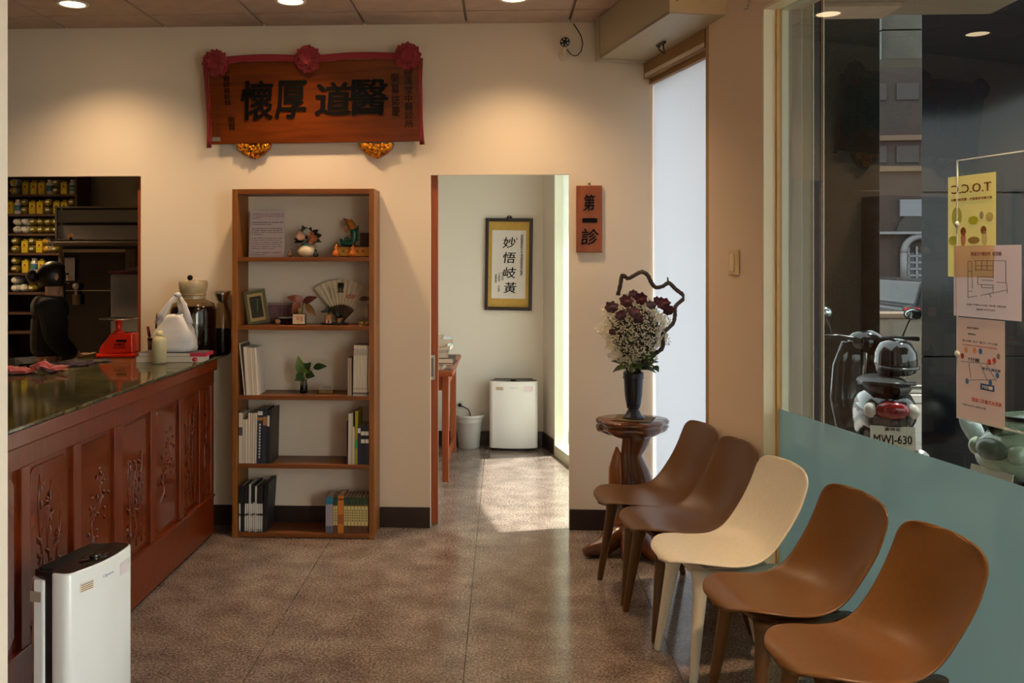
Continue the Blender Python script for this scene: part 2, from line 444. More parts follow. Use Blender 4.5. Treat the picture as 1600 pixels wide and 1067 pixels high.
MB().tube([(-.03, 0, -.012), (-.03, .0, -.03), (0, .02, -.055), (.03, 0, -.03), (.03, 0, -.012)], .004, 6).build('loop', 'black', hk)
# ---- consulting room seen through the doorway
c2 = Vector((fr(-2.42, 0).x, Y2, 0))
sR2 = -(Y2 - YB) / abs(_d.y)
struct('wall_consulting', MB().b2((-1.30, Y2, 0), (0.9, Y2 + .1, 2.7)), 'wall_grey')
struct('wall_consulting.001', MB().b2((-1.42, YB + .10, 0), (-1.30, PY, 2.95)), 'wall_grey')
struct('ceiling_consulting', MB().b2((-1.30, YB + .04, 2.66), (.86, Y2, 2.76)), mat('ceil_white', (214, 206, 194), .9))
struct('baseboard_consulting', MB().b2((-1.30, Y2 - .012, 0), (0.6, Y2 - .0005, .121)), 'base')
sw = fs(872) if False else None
def fs_z(z): p = cw(FK - FD * z, z); v = p - _o; return v.x * _d.x + v.y * _d.y
sw = fs_z(7.40)
w3w = front('wall_consulting.002'); w3w['kind'] = 'structure'
MB().b2((sR2 - .05, -0.0, 0), (sw, 0.10, 2.7)).build('wall_piece', 'wall_grey', w3w)
MB().b2((sw, 0.0, 2.45), (-0.06, 0.10, 2.7)).build('wall_piece', 'wall_grey', w3w)
MB().b2((sR2 + .01, -0.012, 0), (sw, -0.0005, 0.121)).build('baseboard', 'base', w3w)
w3 = front('window_3'); w3['kind'] = 'structure'
crm = mat('pale_frame', (226, 226, 196), .45)
MB().b2((sw, -0.012, 0.086), (sw + .02, 0.09, 2.45)).build('jamb', crm, w3)
MB().b2((sw, -0.012, 0.0), (-.06, 0.10, 0.086)).build('sill', crm, w3)
MB().b2((sw, -0.012, 2.43), (-.06, 0.09, 2.45)).build('head', crm, w3)
g3 = pane_mat('green_glass', (190, 196, 192), 0.05, glow=(108, 120, 110), translucent=0.5)
MB().quad(sw + .02, -.06, 0.086, 2.43, 0.058).build('pane', g3, w3, fix=False)
# ---- sliding doors behind the back wall
def slide_door(name, xr, wd, hinge_h=DOORH + .02, handle=True):
    e = bpy.data.objects.new(name, None); COL.objects.link(e); e.location = (xr, YB + 0.05, 0); e['kind'] = 'structure'
    MB().b2((-wd, 0, 0.008), (0, 0.035, hinge_h)).build('door_leaf', 'wood_door', e, bevel=0.002)
    if handle:
        q = MB().b2((-0.055, -0.003, wY(680, 595, YB).z), (-0.018, -0.0002, wY(680, 556, YB).z)).build('handle_plate', 'steel', e)
        MB().b2((-0.047, -0.0045, wY(680, 590, YB).z), (-0.027, -0.003, wY(680, 561, YB).z)).build('finger_pull', mat('pull_dark', (120, 112, 104), .35, metal=.8), q)
    return e
slide_door('door_1', X_at(684.5, YB + .05), 0.88)
e = slide_door('door_2', d0b + 0.3, 0.33 + 0.01, handle=False)
e.location.x = d0b + 0.3
# ---- dispensary shell
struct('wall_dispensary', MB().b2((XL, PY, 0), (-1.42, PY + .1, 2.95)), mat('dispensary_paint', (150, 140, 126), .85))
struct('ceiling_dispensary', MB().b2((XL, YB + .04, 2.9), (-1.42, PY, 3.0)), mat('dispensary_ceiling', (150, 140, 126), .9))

# ================================================================== CEILING LIGHTS
def downlight(x, y, label, zc=CEIL, watts=DOWNLIGHT_W, col=DOWNLIGHT_COL, disc=(255, 226, 178), dstr=9.0, cone=122):
    t = thing('downlight', label, 'ceiling light', (x, y, zc), 0, 'round recessed ceiling lights')
    MB().lathe([(0.066, 0.004), (0.066, -0.006), (0.080, -0.007), (0.084, -0.003), (0.084, 0.004)], n=28, cap=False).build('trim_ring', mat('ring_white', (220, 206, 188), .4), t)
    MB().lathe([(0.0655, -0.0035), (0.0655, 0.001), (0.0, 0.001)][::-1] + [(0.0, -0.0035)], n=28, cap=False).build('lens', mat('lamp_lens', (255, 240, 220), .4, emit=(disc, dstr)), t)
    l = bpy.data.lights.new('downlight_lamp', 'SPOT'); l.energy = watts; l.color = col; l.spot_size = R(cone); l.spot_blend = 1.0; l.shadow_soft_size = 0.06
    lo = bpy.data.objects.new('downlight_lamp', l); COL.objects.link(lo); lo.parent = t; lo.location = (0, 0, -0.02)
    return t
LY = 4.88
lx = [wz(455, 2, 4.94).x + (k - 1) * 1.2 for k in range(3)]
nm = ['leftmost', 'middle', 'rightmost']
for k, x in enumerate(lx):
    downlight(x, LY, '%s of the three round ceiling lights along the far wall' % nm[k])
downlight(1.39, 2.35, 'round ceiling light above the row of chairs', watts=DOWNLIGHT_W * 3.4, cone=84)
downlight(-0.45, 6.4, 'unseen round light added to brighten the consulting room', zc=2.66, watts=10, col=(1, .9, .78))  # added lamp, out of view, lifts the room behind the doorway
downlight(-4.3, 7.45, 'unseen round light added to brighten the dispensary shelves', zc=2.90, watts=190)  # added lamp, out of view, so the bottles and cabinet show
# ================================================================== WAITING CHAIRS
def chair_shell():
    # side profile, front lip to top of the back (x forward, z up)
    ctl = [(0.262, 0.424), (0.250, 0.446), (0.20, 0.458), (0.12, 0.452), (0.04, 0.441), (-0.04, 0.435), (-0.105, 0.443), (-0.155, 0.468), (-0.192, 0.515), (-0.220, 0.575), (-0.243, 0.645), (-0.264, 0.715), (-0.281, 0.775), (-0.287, 0.792)]
    def cat(t):
        n = len(ctl) - 1; x = t * n; i = min(int(x), n - 1); f = x - i
        p = [Vector((*ctl[max(0, min(n, i + k))], 0)) for k in (-1, 0, 1, 2)]
        return 0.5 * ((2 * p[1]) + (p[2] - p[0]) * f + (2 * p[0] - 5 * p[1] + 4 * p[2] - p[3]) * f * f + (-p[0] + 3 * p[1] - 3 * p[2] + p[3]) * f ** 3)
    N, K = 34, 12
    pts = [cat(i / 400) for i in range(401)]
    L = [0]
    for a, b in zip(pts, pts[1:]): L.append(L[-1] + (b - a).length)
    tot = L[-1]; rows = []
    us = [0.5 - 0.5 * math.cos(math.pi * i / N) for i in range(N + 1)]
    j = 0
    for u in us:
        d = u * tot
        while j < 400 and L[j + 1 if j < 400 else 400] < d: j += 1
        p = pts[min(j, 400)]
        # half width along the shell
        w = 0.211 if u < 0.30 else 0.211 - 0.010 * math.sin(math.pi * min(1, (u - 0.30) / 0.5)) - 0.012 * max(0, (u - 0.6) / 0.4)
        def rnd(x, x0, n): return 1 if x >= x0 else max(0.0, 1 - (1 - x / x0) ** n) ** (1 / n)
        w *= 0.10 + 0.90 * rnd(d, 0.20, 2.2)
        w *= 0.46 + 0.54 * rnd(tot - d, 0.075, 2.3)
        bend = math.exp(-((u - 0.56) / 0.20) ** 2)
        row = []
        for k in range(K + 1):
            s = -1 + 2 * k / K
            e = abs(s) ** 2.2
            row.append(Vector((p.x + 0.040 * bend * e + 0.018 * e * min(1, max(0, (u - .45) / .25)), s * w, p.y + 0.026 * bend * e + 0.006 * e * max(0, 1 - u / .5))))
        rows.append(row)
    return rows
SHELL = chair_shell()
def make_chair(m, label):
    t = thing('waiting_chair', label, 'chair', group='moulded chairs along the window')
    o = MB().grid(SHELL).build('seat_shell', m, t)
    so = o.modifiers.new('solid', 'SOLIDIFY'); so.thickness = 0.010; so.offset = -1
    sb = o.modifiers.new('sub', 'SUBSURF'); sb.levels = 1; sb.render_levels = 1
    for sx in (1, -1):
        for sy in (1, -1):
            top = Vector((0.150 if sx > 0 else -0.130, 0.125 * sy, 0.405)); bot = Vector((0.205 if sx > 0 else -0.235, 0.172 * sy, 0.0))
            path = [top + Vector((0, 0, .012)), top.lerp(bot, 0.04), top.lerp(bot, 0.16), top.lerp(bot, 0.5), bot.lerp(top, .01), bot]
            MB().tube(path, [0.040, 0.034, 0.0265, 0.021, 0.0145, 0.013], 12).build('leg', m, t)
    u = MB()
    for sy in (1, -1): u.tube([(0.155, 0.125 * sy, 0.398), (0.02, 0.13 * sy, 0.392), (-0.135, 0.125 * sy, 0.40)], [0.026, 0.022, 0.026], 10)
    u.tube([(0.135, -0.125, 0.402), (0.135, 0.125, 0.402)], 0.022, 10); u.tube([(-0.125, -0.125, 0.402), (-0.125, 0.125, 0.402)], 0.022, 10)
    u.box((0.0, 0, 0.414), (0.26, 0.22, 0.018))
    u.build('underframe', m, t)
    return t
cm = mat('brown_moulded', (98, 62, 23), 0.38, spec=0.5, noise=(60, 0.08))
cwht = mat('white_moulded', (228, 218, 200), 0.46, spec=0.4, noise=(60, 0.04))
ang_n = math.atan2(-_n.y, -_n.x)
brown = make_chair(cm, 'brown moulded chair closest to the wooden pedestal table')
white = make_chair(cwht, 'white moulded chair in the middle of the row of brown ones')
def chair_pos(i, out=0.0, along=0.0):
    m = cw(0.709 + 0.0571 * i, 4.404 - 0.4145 * i)      # midpoint of the front feet
    c = m + Vector((_n.x, _n.y, 0)) * (0.205 + out) + Vector((_d.x, _d.y, 0)) * along
    return c
CH = [(0, 0.012, 0.02), (1, 0.012, 0.01), (2, 0.014, 0.0), (3, 0.03, 0.06), (4, 0.025, 0.11)]
for q, (i, out, al) in enumerate(CH):
    p = chair_pos(i, out, al); p.z = 0
    if q == 0: brown.location = p; brown.rotation_euler = (0, 0, ang_n)
    elif q == 2: white.location = p; white.rotation_euler = (0, 0, ang_n)
    else: dup(brown, p, ang_n, {1: 'brown moulded chair between the white chair and the one by the pedestal table', 3: 'brown moulded chair right in front of the white chair', 4: 'nearest brown moulded chair, beside the posters on the glass'}[q])

# ================================================================== PEDESTAL TABLE OF ROOT WOOD
tb = wz(988, 655, 4.97); TBH = 0.727
pt = thing('root_table', 'polished root wood pedestal table with a knotted trunk and spreading feet', 'table', (tb.x, tb.y, 0))
top = []
for k in range(40):
    a = 2 * math.pi * k / 40
    r = 0.190 * (1 + 0.05 * math.sin(3 * a + .6) + 0.035 * math.sin(5 * a) + 0.02 * math.sin(9 * a + 1))
    top.append((r * math.cos(a), r * 0.86 * math.sin(a)))
tt = MB(); rows = []
for kk, zz in ((0.0, TBH), (0.94, TBH), (1.0, TBH - .012), (0.985, TBH - .028), (0.90, TBH - .036), (0.96, TBH - .045), (0.93, TBH - .062), (0.62, TBH - .082), (0.30, TBH - .086)):
    rows.append([Vector((x * kk * (1.0 + (0.05 * math.sin(7 * i / 6.3) if zz < TBH - .03 else 0)), y * kk, zz + (0.012 * math.sin(i * 0.9) if zz < TBH - .05 else 0))) for i, (x, y) in enumerate(top)])
tt.grid(rows, closed=True).build('table_top', 'wood_root', pt)
tr = MB()
tr.tube([(0.03, 0, TBH - .06), (0.035, 0, .60), (0.005, 0.01, .53), (0.03, 0, .44), (0.055, 0, .36), (0.05, 0, .25), (0.03, 0, .15), (0.02, 0, .06)], [.085, .055, .050, .062, .066, .055, .062, .085], 12)
tr.tube([(-0.02, -.01, TBH - .06), (-0.03, -.01, .62), (-0.035, -.01, .52), (-0.02, -.01, .40), (-.02, 0, .2)], [.04, .026, .03, .04, .05], 10)
tr.build('trunk', 'wood_root', pt)
MB().tube([(-0.085, -.01, .575), (-0.082, -.01, .53), (-0.088, -.01, .46), (-0.085, 0, .36), (-0.07, 0, .24), (-0.06, 0, .13), (-.03, 0, .05)], [.006, .026, .040, .045, .04, .05, .07], 10, flat=.7).build('branch', mat('root_light', (146, 84, 36), .25, noise=(9, .3, (1.5, 1.5, .35)), coat=.4), pt)
for a, L, r in ((200, .29, .05), (255, .24, .042), (300, .24, .045), (345, .28, .04), (60, .24, .05), (130, .22, .05)):
    c, s = math.cos(R(a)), math.sin(R(a))
    MB().tube([(0, 0, .14), (c * L * .3, s * L * .3, .10), (c * L * .62, s * L * .62, .055 + .01 * math.sin(a)), (c * L * .88, s * L * .88, r * .75), (c * L, s * L, r * .55)], [.05, .058, r, r * .72, r * .4], 10).build('root_foot', 'wood_root', pt)
mt_ = thing('table_mat', 'square woven brown mat under the dark vase', 'mat', (tb.x + .005, tb.y - .02, TBH + .001), R(-18))
MB().box((0, 0, .002), (.20, .17, .004)).build('weave', mat('mat_brown', (112, 86, 52), .8, bump=(90, .6)), mt_)
MB().b2((-.104, -.09, 0.0002), (.104, .09, .0015)).build('border', mat('mat_dark', (40, 30, 24), .8), mt_)
# vase and flowers
vz = TBH + .006
vx, vy = tb.x + .005, tb.y - .01
va = thing('vase', 'dark blue black footed flower vase on the pedestal table', 'vase', (vx, vy, vz))
VB = mat('vase_dark', (22, 26, 38), 0.32)
MB().lathe([(.062, 0), (.062, .006), (.045, .018), (.030, .045), (.029, .058), (.036, .064), (.040, .075), (.048, .13), (.051, .19), (.053, .215), (.056, .235), (.054, .25), (.047, .25), (.046, .20), (.02, .07)], n=28).build('body', VB, va)
MB().lathe([(.034, .054), (.037, .058), (.037, .062), (.034, .066)], n=24, cap=False).build('ring', VB, va)
MB().lathe([(.0545, .213), (.058, .219), (.0545, .226)], n=24, cap=False).build('ring', VB, va)
bq = thing('flower_arrangement', "tall bunch of white baby's breath and dark red carnations with a twisted branch", 'flowers', (vx, vy, vz + .25))
rnd = random.Random(3)
S = 1430 / 4.95
def bp(px, py, dy=0.0):          # local point of the bouquet, dy away from the viewer
    p = wz(px, py, 4.95) - Vector((vx, vy, vz + .25)); return Vector((p.x, p.y + dy, p.z))
stems = MB()
for k in range(46):
    a = rnd.uniform(0, 6.28); r = rnd.uniform(.3, 1)
    tip = Vector((-.005 + .17 * r * math.cos(a), .11 * r * math.sin(a), rnd.uniform(.13, .38)))
    stems.tube([(0.02 * math.cos(a), .02 * math.sin(a), -.06), tip * .5 + Vector((0, 0, .02)), tip], .0016, 4)
stems.build('stem', mat('stem_green', (52, 62, 34), .6), bq)
fb = MB()
def bud(p, r):
    vs = [p + Vector(q) * r for q in ((1, 0, 0), (-1, 0, 0), (0, 1, 0), (0, -1, 0), (0, 0, 1), (0, 0, -1))]
    fb.add(vs, [(0, 2, 4), (2, 1, 4), (1, 3, 4), (3, 0, 4), (2, 0, 5), (1, 2, 5), (3, 1, 5), (0, 3, 5)], True)
BC, BR = bp(992, 517, .01), Vector((.190, .135, .198))
def shell_pt(lo, hi):
    v = Vector((rnd.gauss(0, 1), rnd.gauss(0, 1), rnd.gauss(0, 1))).normalized(); k = rnd.uniform(lo, hi)
    lump = 1 + .10 * math.sin(7 * v.x + 3) * math.sin(6 * v.z + 1) + .08 * math.sin(11 * v.z + 5 * v.x)
    low = 1 - .22 * max(0, -v.z) 
    return BC + Vector((v.x * BR.x * low, v.y * BR.y, v.z * BR.z)) * k * lump
for k in range(5600):
    bud(shell_pt(.72, 1.04), rnd.uniform(.0026, .0056))
o = fb.build('babys_breath', mat('breath_white', (232, 224, 200), .7), bq); o['kind'] = 'stuff'
rows = []
for i in range(11):
    a = -math.pi / 2 + math.pi * i / 10
    rows.append([BC + Vector((BR.x * .70 * math.cos(a) * math.cos(b_ * math.pi / 10), BR.y * .70 * math.cos(a) * math.sin(b_ * math.pi / 10), BR.z * .72 * math.sin(a))) * (1 + .0) for b_ in range(20)])
MB().grid(rows, closed=True).build('foliage_core', mat('moss_green', (52, 50, 28), .9, noise=(60, .6), bump=(80, 1.0)), bq)
red = mat('carnation_red', (86, 16, 34), .6, sheen=.3); plum = mat('carnation_plum', (66, 12, 36), .6, sheen=.3)
def bloom(name, c, r, m, parent, layers=5, seed=0, axis=(0, -1, .3), label=None):
    rg = random.Random(seed); b = MB(); q = Vector((0, 0, 1)).rotation_difference(Vector(axis).normalized()).to_matrix()
    for l in range(layers):
        rad = r * (1 - .17 * l); z0 = r * (.02 + .14 * l); ph = rg.uniform(0, 6)
        n = 28; rows = []
        for t in (0.05, .5, .85, 1.0):
            row = []
            for k in range(n):
                a = 2 * math.pi * k / n
                wv = math.sin(k * (7 + l % 3) * 2 * math.pi / n + ph) * .10 + rg.uniform(-.06, .06)
                rr = rad * t * (1 + wv * t)
                z = z0 + rad * (.35 * t * t) + rad * wv * .8 * t - r * .25 * t * (layers - l) / layers * .6
                row.append(Vector(c) + q @ Vector((rr * math.cos(a), rr * math.sin(a), z)))
            rows.append(row)
        b.grid(rows, closed=True)
    o = b.build(name, m, parent, fix=False, label=label)
    return o
for k, (px, py, r, dy) in enumerate(((953, 480, .036, -.08), (975, 470, .036, -.09), (998, 466, .034, -.08), (1012, 476, .028, -.10), (1032, 474, .036, -.09), (1040, 484, .030, -.09), (966, 491, .030, -.12), (985, 488, .036, -.125), (1024, 470, .026, -.06), (992, 496, .026, -.13), (953, 516, .018, -.11), (988, 460, .026, -.03))):
    bloom('carnation', bp(px, py, dy), r, red if k % 3 else plum, bq, 5, k, axis=(rnd.uniform(-.4, .4), -1, rnd.uniform(.2, .9)))
for k in range(30):
    a = rnd.uniform(0, 6.28); r0 = rnd.uniform(.02, .05)
    if k < 14: b0 = Vector((r0 * math.cos(a), r0 * math.sin(a), rnd.uniform(.0, .05))); t0 = b0 + Vector((.085 * math.cos(a), .06 * math.sin(a), rnd.uniform(-.05, .02)))
    else: b0 = bp(rnd.uniform(985, 1025), rnd.uniform(530, 572), -.07); t0 = b0 + Vector((rnd.uniform(-.05, .05), -.025, rnd.uniform(-.05, .03)))
    MB().leaf(b0, t0, rnd.uniform(.03, .045), up=(0, -.6, .8), n=4).build('leaf', mat('leaf_dark', (46, 62, 30), .5) if k % 3 else mat('leaf_mid', (74, 96, 44), .5), bq)
br = [(966, 462, .02), (970, 445, .02), (973, 430, .015), (981, 435, .01), (988, 432, .0), (1002, 425, 0), (1012, 430, 0), (1018, 442, 0), (1025, 449, 0), (1036, 447, .0), (1045, 442, .0), (1056, 452, 0), (1066, 460, -.01), (1068, 466, -.01), (1054, 478, -.03), (1053, 492, -.03), (1049, 505, -.04), (1033, 520, -.06), (1032, 540, -.075), (1020, 550, -.075), (1012, 556, -.05), (995, 573, -.02)]
MB().tube(spline([bp(*q) for q in br], 4), [.0098 + .003 * math.sin(k * 1.7) ** 2 for k in range(4 * (len(br) - 1) + 1)], 8).build('twisted_branch', mat('branch_brown', (64, 48, 38), .75, noise=(30, .3), bump=(40, .5)), bq)
tw = MB()
for a, b in (((1044, 442), (1043, 433)), ((1002, 425), (1003, 421)), ((1066, 460), (1071, 457)), ((1032, 540), (1037, 543)), ((973, 430), (970, 428)), ((1053, 492), (1058, 493))):
    tw.tube([bp(*a), bp(*b)], [.007, .003], 6)
tw.build('twig_stub', mat('branch_brown'), bq)

# ================================================================== PLAQUE ON THE BACK WALL
pw = 1.262; ph_ = 0.480
pc = wY(491.5, 222, YB - .06); pl_z = wY(491.5, 222.5, YB - .05).z
PL = thing('wooden_plaque', 'large orange brown wooden plaque with four carved black characters above the bookcase', 'plaque', (pc.x, YB - .028, pl_z), rot=(R(7), R(-0.55), 0))
WP = mat('plaque_wood', (106, 45, 7), .3, noise=(4, .3, (1, 4, 9)), spec=.3)
MB().b2((-pw / 2, -.024, 0), (pw / 2, .0, ph_)).build('board', WP, PL, bevel=.004)
S5 = 5.36 / F
def pp(px, py): return ((px - 491.5) * S5, -.026, (222.5 - py) * S5 + 0.01)
for ch, x, y, wd, ht in (('懷', 403, 158, 50, 60), ('厚', 456, 157, 50, 57), ('道', 523, 157, 58, 50), ('醫', 578, 156, 60, 54)):
    text('carved_character', ch, .2, PL, pp(x, y), depth=.006, bold=.022, fit=(wd * S5, ht * S5), shear=.08)
text('inscription', '祝德滿堂中醫診所', .05, PL, pp(641.5, 152), vertical=True, fit=(13 * S5, 104 * S5), spacing=1.25)
text('inscription', '開幕誌慶', .05, PL, pp(621, 153), vertical=True, fit=(13 * S5, 66 * S5), spacing=1.25)
text('inscription', '中醫師黃新林', .05, PL, pp(355.5, 137), vertical=True, fit=(11 * S5, 56 * S5), spacing=1.25)
text('inscription', '敬賀', .05, PL, pp(360.5, 193), vertical=True, fit=(12 * S5, 21 * S5), spacing=1.25)
fr_ = mat('faint_red', (104, 36, 20), .5)
text('inscription', '二○二○年六月十二日夏吉', .05, PL, pp(337, 163), fr_, vertical=True, fit=(9 * S5, 102 * S5), spacing=1.25)
MB().box(pp(359.5, 173), (9 * S5, .002, 9 * S5)).build('seal', fr_, PL)
MB().box(pp(334.5, 217), (13 * S5, .002, 6.5 * S5)).build('paper_tag', mat('tag_grey', (120, 110, 104), .7), PL)
rb = thing('red_ribbon', 'red cloth ribbon draped along the top and sides of the carved plaque', 'ribbon', PL.location, rot=PL.rotation_euler)
RM = mat('red_cloth', (140, 16, 26), .7, sheen=.4, bump=(40, .3))
def band(pts, wd, name):
    b = MB(); rows = []
    for k, (x, y, z) in enumerate(pts):
        d = Vector(pts[min(k + 1, len(pts) - 1)]) - Vector(pts[max(0, k - 1)]); n = Vector((-d.z, 0, d.x)).normalized()
        rows.append([Vector((x, y, z)) + n * wd * s + Vector((0, -.004 * math.cos(s * 9 + k), 0)) for s in (-.5, -.25, 0, .25, .5)])
    o = b.grid(rows).build(name, RM, rb, fix=False); s = o.modifiers.new('s', 'SOLIDIFY'); s.thickness = .004; return o
T0 = ph_
band([(-.58 + .58 * k / 10, -.030, T0 + .006 + .012 * math.sin(math.pi * k / 10)) for k in range(11)], .04, 'swag')
band([(.0 + .58 * k / 10, -.030, T0 + .006 + .014 * math.sin(math.pi * k / 10)) for k in range(11)], .04, 'swag')
for sx in (-1, 1):
    band([(sx * (pw / 2 + .006 - .010 * math.sin(k / 10 * 3)), -.020, T0 - k * .05) for k in range(11)], .028, 'tail')
for k, (x, dz) in enumerate(((-.565, .0), (-.02, .012), (.563, .018))):
    t = thing('ribbon_rosette', '%s red cloth rosette on the ribbon of the plaque' % ('leftmost', 'middle', 'rightmost')[k], 'rosette', PL.matrix_basis @ Vector((x, -.045, T0 - .008 + dz)), group='red rosettes on the plaque')
    t.rotation_euler = PL.rotation_euler
    for j in range(9):
        a = j * 2 * math.pi / 8; rr = .042 if j < 8 else 0
        bloom('petal', (rr * math.cos(a), -.01 - (.016 if j == 8 else 0), rr * math.sin(a)), .038 if j < 8 else .045, RM, t, 3, k * 20 + j, axis=(math.cos(a) * .55 * (j < 8), -1, math.sin(a) * .55 * (j < 8)))
gold = mat('gold_leaf', (214, 142, 34), .28, metal=.9, noise=(60, .5)); gred = mat('gold_red', (150, 84, 22), .35, metal=.6)
for k, px in enumerate((397, 588.5)):
    c = wY(px, 222, YB - .03)
    t = thing('carved_bracket', 'gilded carved bracket holding up the %s end of the plaque' % ('left', 'right')[k], 'bracket', (c.x, YB - .001, pl_z - .004), group='gilded brackets under the plaque')
    half = [(-.103, .0), (-.094, -.03), (-.06, -.062), (-.02, -.084), (0, -.092), (.02, -.084), (.06, -.062), (.094, -.03), (.103, .0)]
    MB().prism(half, -.036, 0, 'y').build('backing', gred, t, bevel=.003)
    rg = random.Random(k); kn = MB()
    for j in range(110):
        x = rg.uniform(-.09, .09); zl = -.085 * (1 - (abs(x) / .1) ** 1.6); z = rg.uniform(zl, -.004)
        kn.ball((x, -.038, z), (rg.uniform(.006, .013), rg.uniform(.008, .02), rg.uniform(.006, .012)), 7, 5)
    for j in range(7): 
        a0 = rg.uniform(0, 6); x = -.075 + .025 * j; kn.tube([(x + .014 * math.cos(a0 + q), -.05, -.03 + .012 * math.sin(a0 + q)) for q in (0, 1, 2, 3, 4, 5)], .004, 6)
    kn.build('relief', gold, t)
    MB().lathe([(.016, 0), (.016, .008), (.006, .008), (.006, 0)], n=18).xf(Matrix.Translation((.068, -.05, -.024)) @ Matrix.Rotation(R(90), 4, 'X')).build('coin', gold, t)

# small hanging sign
a_, b_ = wY(900.5, 290, YB - .02), wY(941, 394.5, YB - .02)
sg = thing('door_sign', 'small brown wooden sign with three carved characters beside the doorway', 'sign', ((a_.x + b_.x) / 2, YB - .002, b_.z))
hh = a_.z - b_.z; ww = b_.x - a_.x
MB().b2((-ww / 2, -.022, 0), (ww / 2, 0, hh)).build('board', mat('sign_wood', (142, 72, 36), .38, noise=(6, .2, (3, 3, .8))), sg, bevel=.004)
for j, (ch, fy, s1, s2) in enumerate((('第', .745, .068, .094), ('一', .48, .085, .022), ('診', .235, .10, .094))):
    text('carved_character', ch, .09, sg, (.002 * j, -.0225, hh * fy), depth=.003, bold=.012, fit=(s1, s2), shear=.1)
MB().box((0, -.012, hh + .010), (.022, .012, .022)).build('hanger', mat('hanger_ivory', (214, 200, 170), .5), sg, bevel=.003)
MB().cyl((0, -.021, hh + .010), (0, -.018, hh + .010), .005, n=10).build('nail', 'ink', sg)

# security camera
sc = wY(881, 86, YB - .01)
cam_t = thing('security_camera', 'white bullet security camera on the back wall below the ceiling', 'camera', (sc.x, YB - .001, sc.z), 0)
Wp = mat('camera_white', (214, 196, 172), .4)
MB().lathe([(.034, 0), (.034, .008), (.026, .016), (.012, .02)], n=20).xf(Matrix.Rotation(R(90), 4, 'X')).build('base', Wp, cam_t)
MB().tube([(0, -.015, 0), (0, -.05, .005), (0, -.07, .035)], .010, 10).build('arm', Wp, cam_t)
ax = Vector((-.15, -.95, -.25)).normalized(); c0 = Vector((.012, -.055, .068))
MB().tube([c0, c0 + ax * .02, c0 + ax * .10], [.026, .031, .031], 18).build('body', Wp, cam_t)
MB().tube([c0 + ax * .098, c0 + ax * .102], [.028, .028], 18).build('face', 'black', cam_t)
led = MB(); e1 = ax.orthogonal().normalized(); e2 = ax.cross(e1)
for j in range(6):
    q = c0 + ax * .1022 + (e1 * math.cos(j * 1.047) + e2 * math.sin(j * 1.047)) * .018
    led.tube([q, q + ax * .0015], .005, 8)
led.build('led', mat('led_pale', (190, 186, 170), .3), cam_t)
MB().tube([c0 + ax * .1022, c0 + ax * .105], .008, 10).build('lens', mat('lens_dark', (10, 10, 14), .05), cam_t)
cb = thing('camera_cable', 'thin black cable looping from the ceiling to the security camera', 'cable', cam_t.location)
cp = [(896, 37), (902, 46), (908, 56), (910.5, 68), (908, 80), (903, 86), (897, 87.5), (891, 84), (886, 77)]
MB().tube([wY(x, y, YB - .012 - .004 * k) - cb.location for k, (x, y) in enumerate(cp)], .0028, 6).build('cord', 'ink', cb)
# switch on the pillar, hooks
swt = front('light_switch', 'small ivory wall switch on the pillar beside the window', 'switch', s=fs(1148, -.068), o=-.068, h=fh(1148, 410, -.068))
MB().b2((-.05, -.010, -.058), (.05, -.0005, .058)).build('plate', mat('ivory', (222, 196, 148), .4), swt, bevel=.004)
MB().b2((-.022, -.016, -.04), (.018, -.010, .04)).build('rocker', mat('ivory2', (234, 212, 168), .4), swt, bevel=.002)
hkk = front('wall_hook', 'metal wall hook hanging on the pillar near the ceiling', 'hook', s=fs(1172, -.07), o=-.07, h=fh(1172, 8, -.07))
MB().tube([(0, -.004, .05), (0, -.006, .02), (.0, -.012, .0), (-.012, -.02, -.018)], .004, 6).build('shank', 'steel', hkk)
MB().tube([(0, -.012, 0), (.012, -.02, -.02), (.022, -.026, -.014)], .0035, 6).build('prong', 'steel', hkk)
# ================================================================== RECEPTION COUNTER
CXF, CH_, CY0, CY1 = -1.672, 1.03, 2.38, 5.20      # front face, height, near end, far end
CXB = -2.44
ct = thing('reception_counter', 'long red brown wooden reception counter with carved front panels', 'counter', (0, 0, 0))
MB().b2((CXB + .04, CY0, .02), (CXF - .035, CY1 - .004, CH_ - .05)).build('carcass', mat('counter_dark', (64, 28, 12), .4, noise=(5, .2, (1, 8, 1))), ct)
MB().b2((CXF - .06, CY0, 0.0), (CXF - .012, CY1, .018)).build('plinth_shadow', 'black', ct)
MB().b2((CXF - .035, CY0, .018), (CXF + .004, CY1, .225)).build('plinth', 'wood_r', ct, bevel=.004)
MB().b2((CXF - .035, CY0, .228), (CXF + .012, CY1, .245)).build('moulding', 'wood_r', ct, bevel=.004)
MB().b2((CXF - .035, CY0, .875), (CXF + .006, CY1, .952)).build('top_rail', 'wood_r', ct, bevel=.004)
MB().b2((CXF - .035, CY0, .954), (CXF + .026, CY1, CH_ - .014)).build('cornice', 'wood_r', ct, bevel=.008)
def Yf(px):   # depth on the counter's front face seen at px
    u = (px - CX) / F; return CXF * (cT - u * sT) / (u * cT + sT)
posts = [(32, 46), (114, 126), (178, 191), (235, 243.5), (280, 287), (311, 317), (331, 337)]
pys = [(Yf(a), Yf(b)) for a, b in posts]
pys = [(CY0, CY0 + .05)] + pys
pys[-1] = (CY1 - .05, CY1)
for a, b in pys: MB().b2((CXF - .033, a, .246), (CXF + .004, b, .874)).build('post', 'wood_r', ct, bevel=.003)
wcar = mat('carved_wood', (98, 36, 8), .18, noise=(6, .25, (1, 10, 1.2)), coat=.3)
rg = random.Random(11)
